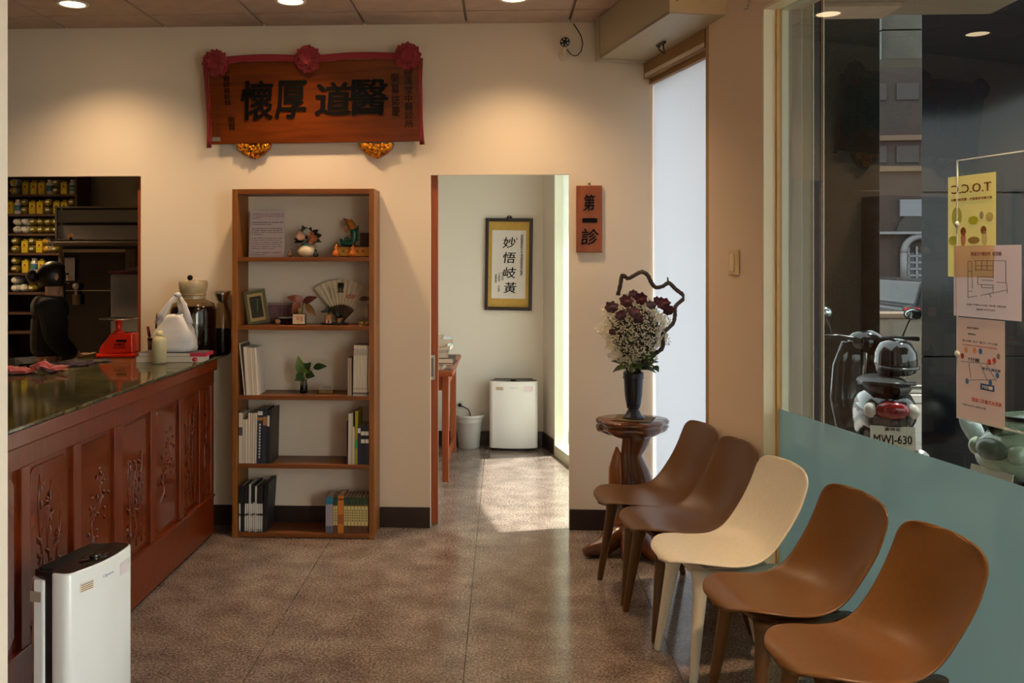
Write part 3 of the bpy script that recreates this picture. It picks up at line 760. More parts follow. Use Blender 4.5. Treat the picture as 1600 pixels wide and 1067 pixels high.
for i in range(len(pys) - 1):
    y0, y1 = pys[i][1], pys[i + 1][0]
    if y1 - y0 < .06: continue
    z0, z1 = .247, .873
    pan = MB().b2((CXF - .034, y0, z0), (CXF - .016, y1, z1)).build('panel', 'wood_r', ct)
    # raised field with cut corners
    m, cc = .02, .03
    a0, a1, c0_, c1_ = y0 + m, y1 - m, z0 + m, z1 - m
    poly = [(a0 + cc, c0_), (a1 - cc, c0_), (a1, c0_ + cc), (a1, c1_ - cc), (a1 - cc, c1_), (a0 + cc, c1_), (a0, c1_ - cc), (a0, c0_ + cc)]
    MB().prism(poly, CXF - .016, CXF - .010, 'x').build('raised_field', wcar, pan, bevel=.003)
    cv = MB(); wd = y1 - y0
    def pt3(t, z): return Vector((CXF - .0095, y0 + wd * t, z0 + (z1 - z0) * z))
    if i % 2 == 0:      # a flowering bough
        main = [pt3(.25 + .5 * (k / 7) + .1 * math.sin(k * 1.7), .25 + .45 * k / 7) for k in range(8)]
        cv.tube(main, [.006 - .0005 * k for k in range(8)], 6, flat=.6)
        for k in range(26):
            q = main[rg.randrange(2, 8)] + Vector((0, rg.uniform(-.07, .07), rg.uniform(-.08, .10)))
            q.y = min(max(q.y, y0 + .035), y1 - .035)
            d = Vector((.001, rg.uniform(-.5, .5), rg.uniform(-1, 1))).normalized() * rg.uniform(.015, .03)
            cv.leaf(q, q + d, .011, up=(1, 0, 0), n=3, th=.002)
    else:               # bamboo
        for st in range(3):
            t = .3 + .2 * st; top_ = rg.uniform(.6, .92)
            cv.tube([pt3(t + .06 * math.sin(k + st), .06 + (top_ - .06) * k / 6) for k in range(7)], .0035, 6, flat=.6)
            for k in range(14):
                q = pt3(t, rg.uniform(.12, top_)); d = Vector((.002, rg.uniform(-.45, .45), rg.uniform(-.9, .9))).normalized() * rg.uniform(.025, .05)
                q.y = min(max(q.y, y0 + .05), y1 - .05)
                cv.leaf(q, q + d, .009, up=(1, 0, 0), n=3, th=.002)
    cv.build('carving', wcar, pan)
# stone top
stone = granite('counter_stone', [(24, 24, 16), (48, 46, 30), (74, 70, 46), (104, 96, 62)], 9, 0.07)
wt = thing('counter_top', 'glossy dark green stone top of the reception counter', 'worktop', (0, 0, 0))
MB().b2((CXB, CY0, CH_ - .013), (CXF + .03, YB - .003, CH_)).build('slab', stone, wt, bevel=.003)
TOP = CH_ + .001
# kitchen scale
p = wH(181, 558, CH_); p.y += .04
ks = thing('kitchen_scale', 'red spring scale with a round steel dish on the counter', 'scale', (p.x, p.y, TOP), R(6))
redp = mat('scale_red', (206, 34, 12), .3)
MB().b2((-.108, -.075, .0), (.108, .075, .022)).build('base', redp, ks, bevel=.006)
MB().prism([(-.095, .022), (.098, .022), (.094, .135), (-.028, .135), (-.085, .06)], -.065, .065, 'y').build('housing', redp, ks, bevel=.006)
MB().lathe([(.034, .13), (.030, .145), (.018, .150), (.018, .20), (.045, .205)], n=20).build('pillar', redp, ks)
MB().lathe([(.02, .204), (.07, .206), (.104, .216), (.110, .219), (.104, .221), (.07, .211), (.0, .209)], n=32, cap=False).build('dish', mat('dish_steel', (214, 206, 190), .18, metal=1), ks)
MB().box((.035, -.066, .095), (.058, .002, .013)).build('badge', 'ink', ks)
text('lettering', '秤量王', .02, ks, (.026, -.0665, .073), bold=.02, fit=(.062, .014))
text('lettering', '高級自動秤', .01, ks, (.026, -.0665, .056), fit=(.07, .008))
# cloths
def cloth(name, label, px, py, wx, wy, m, rz, amp=.006, seed=0, h=CH_):
    p = wH(px, py, h); t = thing(name, label, 'cloth', (p.x, p.y, h + .002), rz)
    rg = random.Random(seed); rows = []
    f = [rg.uniform(8, 22) for _ in range(4)]
    for i in range(29):
        row = []
        for j in range(29):
            x, y = (i / 28 - .5) * wx, (j / 28 - .5) * wy
            e = .02 * math.sin(j * 1.9 + seed) * (i in (0, 28)) + .012 * math.sin(j * .8 + i)
            nz = noise.noise(Vector((x * 11, y * 11, seed * 7.3))); n2 = noise.noise(Vector((x * 26, y * 26, seed * 3.1)))
            row.append(Vector((x + e + .03 * n2, y + .025 * nz, .003 + amp * abs(nz) * 1.6 + amp * .5 * abs(n2))))
        rows.append(row)
    o = MB().grid(rows).build('fabric', m, t, fix=False); s = o.modifiers.new('s', 'SOLIDIFY'); s.thickness = .002; s.offset = 1
    return t
cloth('folded_cloth', 'crumpled pink red cloth lying on the counter by the near pier', 52, 582, .26, .20, mat('cloth_pink', (150, 44, 40), .9, sheen=.3), R(30), .035, 1)
cloth('folded_cloth', 'dark purple cloth lying on the counter beside the red scale', 106, 571, .22, .16, mat('cloth_purple', (44, 18, 40), .9), R(20), .01, 2)
cloth('folded_cloth', 'grey cloth spread flat on the counter in front of the red scale', 140, 565, .20, .14, mat('cloth_grey', (66, 54, 52), .9), R(25), .006, 3)
# squeeze bottle
p = wH(254, 566, CH_)
sq = thing('squeeze_bottle', 'pale yellow plastic squeeze bottle with a cap on the counter', 'bottle', (p.x, p.y - .045, TOP))
bt = mat('bottle_pale', (206, 190, 146), .35, trans=.25)
MB().lathe([(.034, 0), (.038, .004), (.0385, .12), (.034, .14), (.020, .146), (.0155, .147), (.0155, .152)], n=24).build('body', bt, sq)
MB().lathe([(.017, .150), (.017, .172), (.013, .176)], n=18).build('cap', mat('cap_pale', (224, 204, 150), .4), sq)
# magazines under the bag
def slabthing(name, label, cat, c, d, rz, mc, mp, extra=None, group=None):
    t = thing(name, label, cat, c, rz, group)
    w_, l_, h_ = d
    MB().b2((-w_ / 2 + .003, -l_ / 2 + .002, .0015), (w_ / 2 - .002, l_ / 2 - .003, h_ - .0015)).build('pages', mp, t)
    b = MB().b2((-w_ / 2, -l_ / 2, 0), (w_ / 2, l_ / 2, .0015)); b.b2((-w_ / 2, -l_ / 2, h_ - .0015), (w_ / 2, l_ / 2, h_)); b.b2((-w_ / 2, -l_ / 2, .0), (-w_ / 2 + .002, l_ / 2, h_))
    b.build('cover', mc, t)
    return t
p = wH(281, 561, CH_); px_ = p.x
pgs = mat('pages_cream', (214, 196, 172), .8)
b1 = slabthing('catalogue', 'thick pale catalogue at the bottom of the pile on the counter', 'book', (px_ - .005, 4.985, TOP), (.36, .15, .030), R(3), mat('cover_pale', (208, 186, 170), .5), pgs)
b2 = slabthing('catalogue', 'magazine with a pink spine on top of the pile under the plastic bag', 'book', (px_ + .01, 4.985, TOP + .031), (.37, .15, .020), R(2), mat('cover_pinkgrey', (96, 84, 84), .35), pgs)
MB().b2((.10, -.0765, .0), (.186, -.0751, .020)).build('spine_band', mat('spine_pink', (190, 44, 74), .4), b2)
MB().b2((.1851, -.075, .0), (.1865, .075, .020)).build('spine_band', mat('spine_pink'), b2)
lg = MB().lathe([(.015, 0), (.015, .0012)], n=16).xf(Matrix.Translation((.14, -.0762, .014)) @ Matrix.Rotation(R(90), 4, 'X') @ Matrix.Scale(.8, 4, (0, 1, 0)))
lg.build('logo', mat('logo_red', (190, 40, 60), .4), b1)
# plastic bag
bagp = Vector((px_ - .0, 4.98, TOP + .053))
bag = thing('plastic_bag', 'white plastic carrier bag with tied handles on the pile of magazines', 'bag', bagp)
bmx = mat('bag_white', (212, 206, 204), .38, trans=.15, alpha=.93)
rows = []
rg = random.Random(5)
for i in range(12):
    t = i / 11; z = .004 + .20 * t; row = []
    for k in range(26):
        a = 2 * math.pi * k / 26
        w_ = .118 * (1 - .05 * t) * (1 if t < .35 else 1 - .62 * ((t - .35) / .65) ** 1.5); d_ = .075 * (1 - .1 * t) * (1 - .55 * max(0, t - .35))
        rr = 1 + rg.uniform(-.04, .04) + .04 * math.sin(3 * a + 7 * t)
        e = 0.65
        ca, sa = math.cos(a), math.sin(a)
        row.append(Vector((w_ * rr * math.copysign(abs(ca) ** e, ca) + .012 * t, d_ * rr * math.copysign(abs(sa) ** e, sa), z * (1 - .10 * t * abs(ca) * 0) )))
    rows.append(row)
b = MB(); b.grid(rows, closed=True); b.f.append(list(range(26))[::-1]); b.smooth.append(True); b.f.append([11 * 26 + k for k in range(26)]); b.smooth.append(True)
o = b.build('sack', bmx, bag)
for pth, rr in (([(-.07, -.02, .15), (-.055, -.015, .21), (-.02, -.01, .27), (.015, 0, .312)], [.034, .020, .012, .009]),
                ([(.085, -.02, .15), (.075, -.015, .21), (.055, -.01, .27), (.025, 0, .312)], [.032, .020, .012, .010]),
                ([(.02, .03, .15), (.03, .02, .22), (.022, .01, .29)], [.026, .014, .009])):
    MB().tube(pth, rr, 10, flat=.5).build('handle', bmx, bag)
MB().ball((.02, 0, .312), (.022, .014, .014), 10, 6).build('knot', bmx, bag)
# big jar of dark herbal wine
p = wY(302, 500, 5.20)
jar = thing('glass_jar', 'large glass jar of dark liquid with a wrapped mouth on the counter', 'jar', (p.x, p.y, TOP))
dk = mat('dark_liquid', (10, 8, 8), .06, coat=.8)
gj = pane_mat('jar_glass', (206, 196, 176), 0.03)
MB().lathe([(.118, 0), (.124, .01), (.126, .26), (.118, .29)], n=32).build('liquid', dk, jar)
MB().lathe([(.122, .0), (.128, .008), (.130, .27), (.118, .305), (.080, .325), (.064, .335), (.064, .375)], n=32, cap=False).build('glass', gj, jar)
wrp = mat('wrap_plastic', (186, 166, 128), .3, trans=.3, bump=(30, .6))
rows = []
for i, (r, z) in enumerate(((.068, .335), (.066, .36), (.072, .37), (.078, .40), (.080, .425), (.074, .437), (.0, .44))):
    rows.append([Vector((r * (1 + .03 * math.sin(k * 2.3 + i)) * math.cos(k * math.pi / 14), r * (1 + .03 * math.sin(k * 2.3 + i)) * math.sin(k * math.pi / 14), z)) for k in range(28)])
MB().grid(rows, closed=True).build('wrapping', wrp, jar)
MB().lathe([(.070, .352), (.074, .358), (.070, .364)], n=24, cap=False).build('tie', mat('tie_tan', (150, 120, 80), .7), jar)
MB().ball((-.012, -.02, .455), .016, 12, 8).build('lid_knob', 'ink', jar)
# second jar with steel bowl
j2 = thing('glass_jar', 'slim glass jar behind the large one with a steel bowl on its mouth', 'jar', (-1.665, YB - .058, TOP))
MB().lathe([(.046, 0), (.050, .01), (.050, .22), (.046, .25), (.036, .275), (.034, .30)], n=28, cap=False).build('glass', gj, j2)
MB().lathe([(.046, .002), (.0475, .06), (.046, .15)], n=28).build('contents', mat('herbs_dark', (30, 20, 14), .8, noise=(50, .4)), j2)
MB().lathe([(.022, .3), (.036, .318), (.048, .35), (.055, .372), (.051, .372), (.044, .35), (.0, .312)], n=28).build('steel_bowl', 'steel', j2)
# pen cup and pens
p = wY(231, 500, 5.22)
pcup = thing('pen_cup', 'small clear cup for pens behind the squeeze bottle', 'cup', (p.x, p.y + .10, TOP))
MB().lathe([(.036, 0), (.040, .09), (.037, .09), (.033, .004)], n=20).build('cup', mat('cup_smoke', (92, 78, 72), .15, trans=.5), pcup)
MB().lathe([(.0405, .088), (.0425, .091), (.0405, .094)], n=20, cap=False).build('rim', 'black', pcup)
for k, (dx, dy, h_, c, nm_) in enumerate(((-.02, 0, .16, (96, 10, 16), 'dark red'), (.012, .01, .19, (24, 30, 80), 'blue'), (.018, -.012, .20, (206, 170, 140), 'cream'), (.026, .012, .23, (150, 90, 60), 'tan'), (.0, .02, .235, (20, 18, 18), 'black'))):
    t = thing('pen', '%s pen standing in the clear cup on the counter' % nm_, 'pen', (p.x + dx * .6, p.y + .10 + dy * .6, TOP + .006), rot=(R(-6 * dy / .02), R(10 * dx / .02), 0), group='pens in the cup')
    MB().tube([(0, 0, 0), (0, 0, h_ * .62)], .005 if k else .0085, 8).build('barrel', mat('pen_%d' % k, c, .35), t)
    MB().tube([(0, 0, h_ * .62), (0, 0, h_)], [.0056 if k else .010, .0045 if k else .009], 8).build('cap', mat('pencap_%d' % k, [min(255, q + 12) for q in c], .3), t)

# ================================================================== AIR PURIFIERS
def purifier(label, loc, rz):
    t = thing('air_purifier', label, 'air purifier', loc, rz)
    wd, hh = .40, .575
    def outline(y0, y1, r0, bulge, inset=0.0):
        pts = []
        x1 = wd / 2 - inset
        for k in range(13):                       # curved front
            x = -x1 + .035 + (2 * x1 - .07) * k / 12
            pts.append((x, y0 - bulge * (1 - (x / x1) ** 2) + .0))
        cor = [(x1 - .035 + .035 * math.sin(R(a)), y0 - bulge * (1 - ((x1 - .035) / x1) ** 2) + .035 * (1 - math.cos(R(a)))) for a in (18, 36, 54, 72, 90)]
        pts += cor + [(x1, y1), (-x1, y1)] + [(-x, y) for x, y in cor[::-1]]
        return pts
    W = M['white']()
    MB().prism(outline(-.085, -.012, .03, .030), .022, hh, 'z', True).build('front_panel', W, t, bevel=.006)
    MB().b2((-.192, -.012, .018), (.192, .024, hh - .006)).build('side_strip', 'black', t)
    MB().prism([(-.2, .024), (-.198, .07), (-.17, .105), (.17, .105), (.198, .07), (.2, .024)], .022, hh - .028, 'z').build('rear_shell', W, t, bevel=.008)
    MB().prism([(-.19, -.012), (-.19, .03), (-.165, .094), (.165, .094), (.19, .03), (.19, -.012)], hh - .03, hh - .004, 'z').build('rear_top', 'black', t, bevel=.004)
    o = outline(-.080, .0, .03, .030, .008); MB().prism(o, hh - .012, hh + .0015, 'z').build('top_panel', 'black', t)
    grl = MB()
    for k in range(9): grl.b2((-.16, .002 + k * .0095, hh - .0035), (.16, .007 + k * .0095, hh + .001))
    grl.build('outlet_slat', mat('slat_black', (22, 20, 20), .4), t)
    MB().lathe([(.022, hh + .001), (.022, hh + .013), (.020, hh + .015), (.0, hh + .015)], c=(0, -.055, 0), n=24).build('control_dial', mat('dial_metal', (70, 64, 58), .2, metal=.8), t)
    MB().lathe([(.052, hh + .0012), (.052, hh + .002)], c=(0, -.05, 0), n=30, squash=(1.5, .8)).build('display', mat('display_dark', (22, 14, 12), .08), t)
    MB().b2((-.185, -.075, 0), (.185, .095, .022)).build('base', 'black', t)
    for sx in (-1, 1):
        MB().b2((sx * .1985 - .003, .036, hh - .10), (sx * .1985 + .003, .085, hh - .066)).build('handle_recess', mat('recess_shadow', (150, 132, 112), .6), t)
    def sticker(x, z, w_, h_, m, rows_=0):
        yy = -.085 - .030 * (1 - (x / .2) ** 2) - .0012; slope = math.atan(2 * .030 * x / .04)
        s = MB().box((0, 0, 0), (w_, .001, h_), (0, 0, 0)).xf(Matrix.Translation((x, yy + .0002, z)) @ Matrix.Rotation(slope, 4, 'Z')).build('sticker', m, t)
        for r in range(rows_):
            MB().box((0, 0, 0), (w_ * .86, .0006, h_ * .10), (0, 0, 0)).xf(Matrix.Translation((x, yy - .0006, z + h_ * (.3 - .24 * r))) @ Matrix.Rotation(slope, 4, 'Z')).build('print_line', mat('print_brown', (150, 110, 80), .6) if r else mat('print_blue', (110, 110, 150), .6), s)
    sticker(-.115, hh - .058, .066, .028, mat('sticker_cream', (226, 206, 176), .5), 4)
    sticker(.120, hh - .06, .075, .045, mat('sticker_pink', (224, 206, 206), .4), 0)
    tx = text('logo', 'Opure', .02, t, (.0, -.1165, hh - .052), mat('logo_grey', (140, 140, 170), .4), depth=.0005, fit=(.066, .013))
    MB().cyl((.15, -.0985, hh - .05), (.15, -.1, hh - .05), .005, n=10).build('sticker_dot', mat('dot_red', (190, 60, 70), .4), t)
    return t
a = cw(-1.296, 3.15)
fdir = cw(.272, .962)
pur1 = purifier('white air purifier with a black top standing in front of the counter', (a.x, a.y, 0.001), math.atan2(fdir.y, fdir.x))
pur1.scale = (.85, .85, 1)
q = wY(802.5, 705, 7.50); q = wH(802.5, 705, 0.0)
purifier('white air purifier by the far wall of the consulting room', (q.x, q.y + .10, .001), R(0))

# ================================================================== BOOKCASE
BX0, BX1, BY0, BY1, BH = -1.552, -.734, 5.168, 5.397, 1.993
SH = [.029, .422, .813, 1.211, 1.603]
bc = thing('bookcase', 'tall open brown wooden bookcase without a back, standing against the wall', 'bookcase', (0, 0, 0))
for a, b in ((BX0, BX0 + .030), (BX1 - .030, BX1)): MB().b2((a, BY0, 0), (b, BY1, BH)).build('side_panel', 'wood_b', bc, bevel=.002)
wsh = mat('bookcase_shelf', (112, 60, 18), .4, noise=(5, .2, (.7, 8, 8)))
for z in SH: MB().b2((BX0 + .030, BY0 + .002, z - .024), (BX1 - .030, BY1 - .002, z)).build('shelf', wsh, bc, bevel=.0015)
MB().b2((BX0 + .030, BY0 + .001, BH - .030), (BX1 - .030, BY1, BH)).build('top_board', wsh, bc, bevel=.0015)
def bX(px, Y=5.25): return wY(px, 400, Y).x
# ---- upright books
def book(label, cat, xl, th, dp, ht, z, mc, mp, tilt=0.0, fy=0.0, marks=None, group=None, name='book'):
    """xl: left edge; front (spine) at BY0 + .012 + fy"""
    t = thing(name, label, cat, (xl, BY0 + .012 + fy, z + .0006), rot=(0, R(tilt), 0), group=group)
    MB().b2((.0012, .003, .003), (th - .0012, dp - .003, ht - .003)).build('pages', mp, t)
    c = MB().b2((0, 0, 0), (.0013, dp, ht)); c.b2((th - .0013, 0, 0), (th, dp, ht)); c.b2((.0013, 0, 0), (th - .0013, .002, ht))
    c.build('cover', mc, t)
    for mk in (marks or []):
        z0_, z1_, mm = mk[:3]; ins = th * (mk[3] if len(mk) > 3 else 0) + .0008
        MB().b2((ins, -.0009 - .0004 * (len(mk) > 3), ht * z0_), (th - ins, -.0002, ht * z1_)).build('spine_mark', mm, t)
    return t
pW = mat('pages_white', (206, 192, 172), .8)
def row(specs, z, x_start, gname, where, name='book'):
    x = x_start
    for k, (th, dp, ht, col, desc, tilt, fy, marks) in enumerate(specs):
        book('%s, %s %s' % (desc, ORD[k], where), 'book', x, th, dp, ht, z, mat('cover_%d_%d_%d' % col, col, .5), pW, tilt, fy, marks, gname, name)
        x += th + .0012
    return x
wht, crm_, blk, nvy = (206, 192, 172), (190, 176, 158), (18, 18, 22), (22, 34, 58)
ink_ = mat('print_dark', (70, 62, 58), .6); wpr = mat('print_white', (206, 200, 190), .6)
dots = [(.10 + .055 * k, .135 + .055 * k, wpr, .34) for k in range(12)]
# third shelf from the floor, left: white magazines leaning
x0_ = BX0 + .034
row([(.006, .165, .298, (196, 182, 166), 'thin leaning magazine', -6.0, 0, None), (.005, .165, .292, (60, 54, 50), 'thin dark edged leaning magazine', -5.4, 0, None)], SH[2], x0_ + .033, 'white magazines on the middle shelf', 'on the middle shelf')
row([(.021, .16, .276, wht, 'white magazine', -4.0, 0, None), (.012, .16, .274, crm_, 'white magazine', -3.8, 0, None), (.012, .16, .272, wht, 'white magazine', -3.6, 0, None), (.010, .16, .270, crm_, 'white magazine', -3.4, 0, None), (.011, .155, .272, (214, 202, 188), 'white magazine with a picture cover', -3.2, 0, None)], SH[2], x0_ + .046, 'white magazines on the middle shelf', 'of the upright set on the middle shelf')
# picture on the last cover
# right: one thin stack and many white issues
row([(.010, .12, .215, (160, 140, 124), 'short pale brown booklet', 0, 0, None), (.010, .12, .215, (150, 130, 116), 'short pale brown booklet', 0, 0, None)], SH[2], bX(546.5), 'booklets on the middle shelf', 'of the short pair on the middle shelf')
row([(.0072, .15, .288, wht if k % 2 else crm_, 'slim white journal', 1.2, 0, [(.03, .07, ink_), (.12, .16, mat('band_grey', (160, 148, 136), .6)), (.80, .93, mat('band_grey'))]) for k in range(11)], SH[2], bX(554.5), 'slim white journals on the middle shelf', 'in the tight set on the middle shelf')
row([(.006, .15, .290, (30, 60, 90), 'thin blue booklet', .8, 0, None)], SH[2], bX(576), 'booklets on the middle shelf', 'after the white journals on the middle shelf')
# second shelf, left
row([(.022, .16, .288, wht, 'white folder', 0, 0, [(.55, .72, ink_)]), (.014, .15, .252, crm_, 'short white booklet', 0, 0, None), (.014, .15, .252, wht, 'short white booklet', 0, 0, None), (.012, .16, .288, wht, 'white journal', .4, 0, None), (.012, .16, .288, crm_, 'white journal', .6, 0, None), (.010, .16, .288, wht, 'white journal', .8, 0, None), (.011, .16, .290, crm_, 'white journal', 1.0, 0, None),
     (.030, .165, .308, nvy, 'navy white-lettered hardback', 1.2, 0, dots + [(.80, .86, mat('gold_mark', (150, 110, 60), .5)), (.90, .97, wpr)]), (.024, .165, .312, (40, 42, 50), 'dark grey hardback', 1.2, 0, [(.70, .86, mat('gold_mark'))]), (.014, .165, .305, (24, 26, 34), 'black hardback', 1.2, 0, [(.70, .9, wpr)]), (.014, .165, .312, (52, 46, 44), 'brown grey hardback', 1.2, 0, None)],
    SH[1], x0_ + .001, 'books on the second lowest shelf', 'in the left row on the second lowest shelf')
# second shelf, right
row([(.006, .15, .245, blk, 'thin black booklet', 0, 0, None), (.016, .165, .290, (196, 184, 170), 'tall white book', .6, 0, None), (.008, .15, .292, (170, 160, 146), 'thin pale book', .6, 0, None), (.010, .15, .215, (196, 180, 160), 'short cream book', .4, 0, None), (.016, .165, .305, (150, 140, 30), 'yellow green book', .8, 0, [(.30, .45, mat('green_mark', (40, 150, 60), .5))]), (.018, .15, .218, nvy, 'navy paperback', 0, 0, [(.82, .95, wpr)]), (.023, .15, .222, (20, 24, 34), 'black blue paperback', 0, 0, [(.55, .65, wpr), (.75, .85, wpr)]), (.021, .15, .222, (20, 24, 34), 'black blue paperback', 0, 0, [(.55, .65, wpr), (.75, .85, wpr)])],
    SH[1], bX(545), 'books on the second lowest shelf, right side', 'in the right row on the second lowest shelf')
# bottom shelf, left: black and white magazines
bwm = lambda k: [(.02, .62, wpr), (.04, .06, ink_), (.36, .40, mat('band_grey'))]
row([(.010, .165, .26, blk, 'black and white magazine', 0, 0, bwm(0)), (.020, .165, .262, blk, 'plain black binder', 0, 0, None)] + [(.0105, .165, .262 + .012 * (k in (2, 4)), blk if k not in (2, 5) else (196, 190, 184), 'black and white magazine' if k not in (2, 5) else 'pale grey magazine', .8, 0, bwm(k) if k not in (2, 5) else None) for k in range(9)] + [(.010, .17, .285, (24, 24, 26), 'black picture magazine', 2.5, 0, None), (.010, .17, .288, (34, 34, 36), 'black picture magazine', 3.5, 0, None)],
    SH[0], x0_ + .002, 'magazines on the bottom shelf', 'in the left row on the bottom shelf', 'magazine')
# bottom shelf, right: blue, small green topped ones, orange
gt = lambda: [(0.0, .2, mat('brown_band', (84, 48, 24), .5)), (.22, .76, mat('cream_band', (196, 180, 120), .6)), (.80, 1.0, mat('green_band', (30, 62, 40), .5))] + [(.34 + .07 * k, .38 + .07 * k, ink_, .3) for k in range(5)]
sp = [(.042, .15, .205, (150, 138, 150), 'lilac book with a blue top', 0, 0, [(0, .2, mat('slate_band', (84, 90, 110), .5)), (.80, 1, mat('blue_band', (30, 110, 140), .5))])]
sp += [(.012, .14, .205, (90, 60, 30), 'narrow green topped paperback', 0, 0, gt()) for _ in range(2)]
sp += [(.034, .15, .214, (190, 110, 30), 'orange hardback', 0, 0, [(.88, .93, mat('orange_dark', (90, 50, 20), .5)), (.25, .5, mat('orange_text', (150, 80, 24), .5))])]
sp += [(.0188, .14, .204, (110, 84, 40), 'green and cream paperback', 0, 0, gt()) for _ in range(7)]
row(sp, SH[0], bX(512.5), 'paperbacks on the bottom shelf', 'in the right row on the bottom shelf', 'paperback')

# ---- top shelf objects
z = SH[4] + .0008
def on_shelf(px, Y, zz): p = wY(px, 400, Y); return Vector((p.x, Y, zz))
p = on_shelf(416, 5.30, z)
nt_ = thing('printed_notice', 'white printed notice sheet standing on the top shelf of the bookcase', 'notice', p, rot=(R(-6), 0, R(-2)))
kx = 5.26 / F
MB().b2((-28 * kx, -.002, 0), (28.5 * kx, .002, 74.5 * kx)).build('sheet', mat('notice_paper', (206, 186, 182), .7), nt_)
rg = random.Random(2)
prn = mat('print_grey', (110, 92, 92), .7); prr = mat('print_red', (170, 96, 90), .7)
yy = 69
for k, (gap, wdt, bold_) in enumerate(((0, 50, 0), (3.2, 49, 2), (3.2, 12, 0), (7, 50, 1), (3.2, 32, 0), (6.6, 48, 1), (3.2, 50, 1), (3.2, 50, 0), (3, 16, 0), (6.2, 48, 0), (3.2, 46, 0), (3.5, 48, 0), (3.2, 46, 0), (3.5, 48, 0), (3.2, 40, 0), (6.5, 46, 0), (3.2, 20, 0))):
    yy -= gap; b = MB(); x = -24.0
    while x < -24 + wdt:
        ww_ = rg.choice((1.1, 1.4, 1.6)); b.box(((x + ww_ / 2) * kx, -.0024, yy * kx), (ww_ * kx, .0008, (1.5 if bold_ else 1.15) * kx)); x += ww_ + rg.choice((.5, .5, .6, 1.8))
    b.build('text_line', prr if bold_ == 2 else prn, nt_)
# porcelain bowl of flowers
p = on_shelf(481, 5.30, z)
pb = thing('flower_pot', 'small white porcelain bowl with a green rim on the top shelf', 'pot', p)
MB().lathe([(.040, 0), (.056, .015), (.062, .035), (.052, .060), (.036, .068), (.036, .082), (.032, .082), (.030, .06), (.0, .05)], n=26).build('bowl', mat('porcelain', (206, 190, 160), .25), pb)
MB().lathe([(.0372, .069), (.0372, .079)], n=26, cap=False).build('rim_band', mat('rim_green', (40, 130, 100), .3), pb)
pf = thing('silk_flowers', 'dense bunch of dark leaves and pale flowers in the porcelain bowl', 'flowers', p + Vector((0, 0, .075)))
rg = random.Random(9)
for k in range(34):
    a, e_ = rg.uniform(0, 6.28), rg.uniform(-.3, 1.3)
    d = Vector((math.cos(a) * math.cos(e_), .55 * math.sin(a) * math.cos(e_), math.sin(e_)))
    b0 = Vector((0, 0, .03)) + d * .03; t0 = b0 + d * Vector((rg.uniform(.04, .07), 0, 0)).length
    MB().leaf(b0, t0, .034, up=(0, -.8, .5), n=3).build('leaf', mat('silk_leaf', (38, 42, 26), .6), pf)
pnk = mat('silk_pink', (206, 156, 130), .6); org = mat('silk_orange', (164, 92, 54), .6)
for dx, dz, r, m in ((-.030, .045, .026, pnk), (.025, .052, .024, org), (.045, .030, .022, org), (.005, .068, .022, mat('silk_white', (190, 180, 166), .6)), (.032, .012, .018, org)):
    bloom('blossom', (dx, -.045, dz), r, m, pf, 3, int(dx * 999))
# dragon figure
p = on_shelf(543, 5.30, z + .0)
yb = thing('yellow_box', 'long yellow printed box lying on the top shelf', 'box', on_shelf(554.5, 5.31, z))
by_ = mat('box_yellow', (206, 148, 44), .45)
MB().b2((-.103, -.03, .006), (.100, .035, .058)).build('carton', by_, yb, bevel=.002)
MB().b2((-.104, -.031, .058), (.101, .036, .066)).build('lid', mat('box_maroon', (52, 20, 16), .5), yb, bevel=.002)
MB().b2((-.104, -.031, 0), (.101, .036, .006)).build('tray', mat('box_maroon'), yb)
for k, (x, s_, ch) in enumerate(((-.062, .018, '龍'), (.018, .018, '角'), (.055, .016, '散'))):
    text('lettering', ch, s_, yb, (x, -.0303, .034), mat('box_red', (140, 30, 20), .5), depth=.0006, bold=.02)
text('lettering', '德滿堂中醫', .01, yb, (-.055, -.0303, .050), mat('box_red'), depth=.0006, fit=(.06, .008))
dg = thing('dragon_figure', 'green and orange ceramic dragon fish figure standing on the yellow box', 'figurine', on_shelf(544, 5.31, z + .0666))
gg = mat('glaze_green', (30, 88, 70), .2); go = mat('glaze_orange', (176, 104, 34), .22); gr = mat('glaze_red', (120, 34, 22), .3)
MB().tube([(-.045, 0, .04), (-.035, 0, .018), (-.005, 0, .012), (.025, 0, .018), (.036, 0, .045), (.034, 0, .075), (.026, 0, .10)], [.007, .014, .018, .020, .018, .020, .020], 12).build('tail_body', gg, dg)
MB().tube([(.026, 0, .095), (.022, 0, .115), (.008, 0, .135), (-.012, 0, .138)], [.021, .025, .024, .014], 12).build('head', go, dg)
MB().tube([(-.004, -.005, .118), (-.018, -.005, .10), (-.012, -.005, .082), (0, -.005, .086)], [.006, .006, .006, .004], 8).build('beard', go, dg)
c = MB()
for k in range(6): c.leaf((-.005 + .006 * k, 0, .142 - .003 * k), (-.030 + .008 * k, -.003, .162 - .002 * k), .012, up=(0, -1, 0), n=3, th=.004)
c.build('crest', gr, dg)
c = MB()
for k in range(6): c.leaf((.048, 0, .03 + .014 * k), (.064, 0, .038 + .016 * k), .012, up=(0, -1, 0), n=3, th=.004)
c.build('fin', gg, dg)
MB().tube([(-.018, 0, .028), (-.020, 0, .046), (-.010, 0, .05), (-.006, 0, .03)], .005, 8).build('claw', gg, dg)
db = thing('dark_box', 'dark maroon box standing behind the yellow box on the top shelf', 'box', on_shelf(573, 5.36, z + .067))
MB().b2((-.036, -.02, 0), (.036, .02, .072)).build('body', mat('maroon', (60, 28, 36), .5), db, bevel=.002)
MB().b2((-.037, -.021, .06), (.037, .021, .075)).build('lid', mat('maroon'), db, bevel=.002)
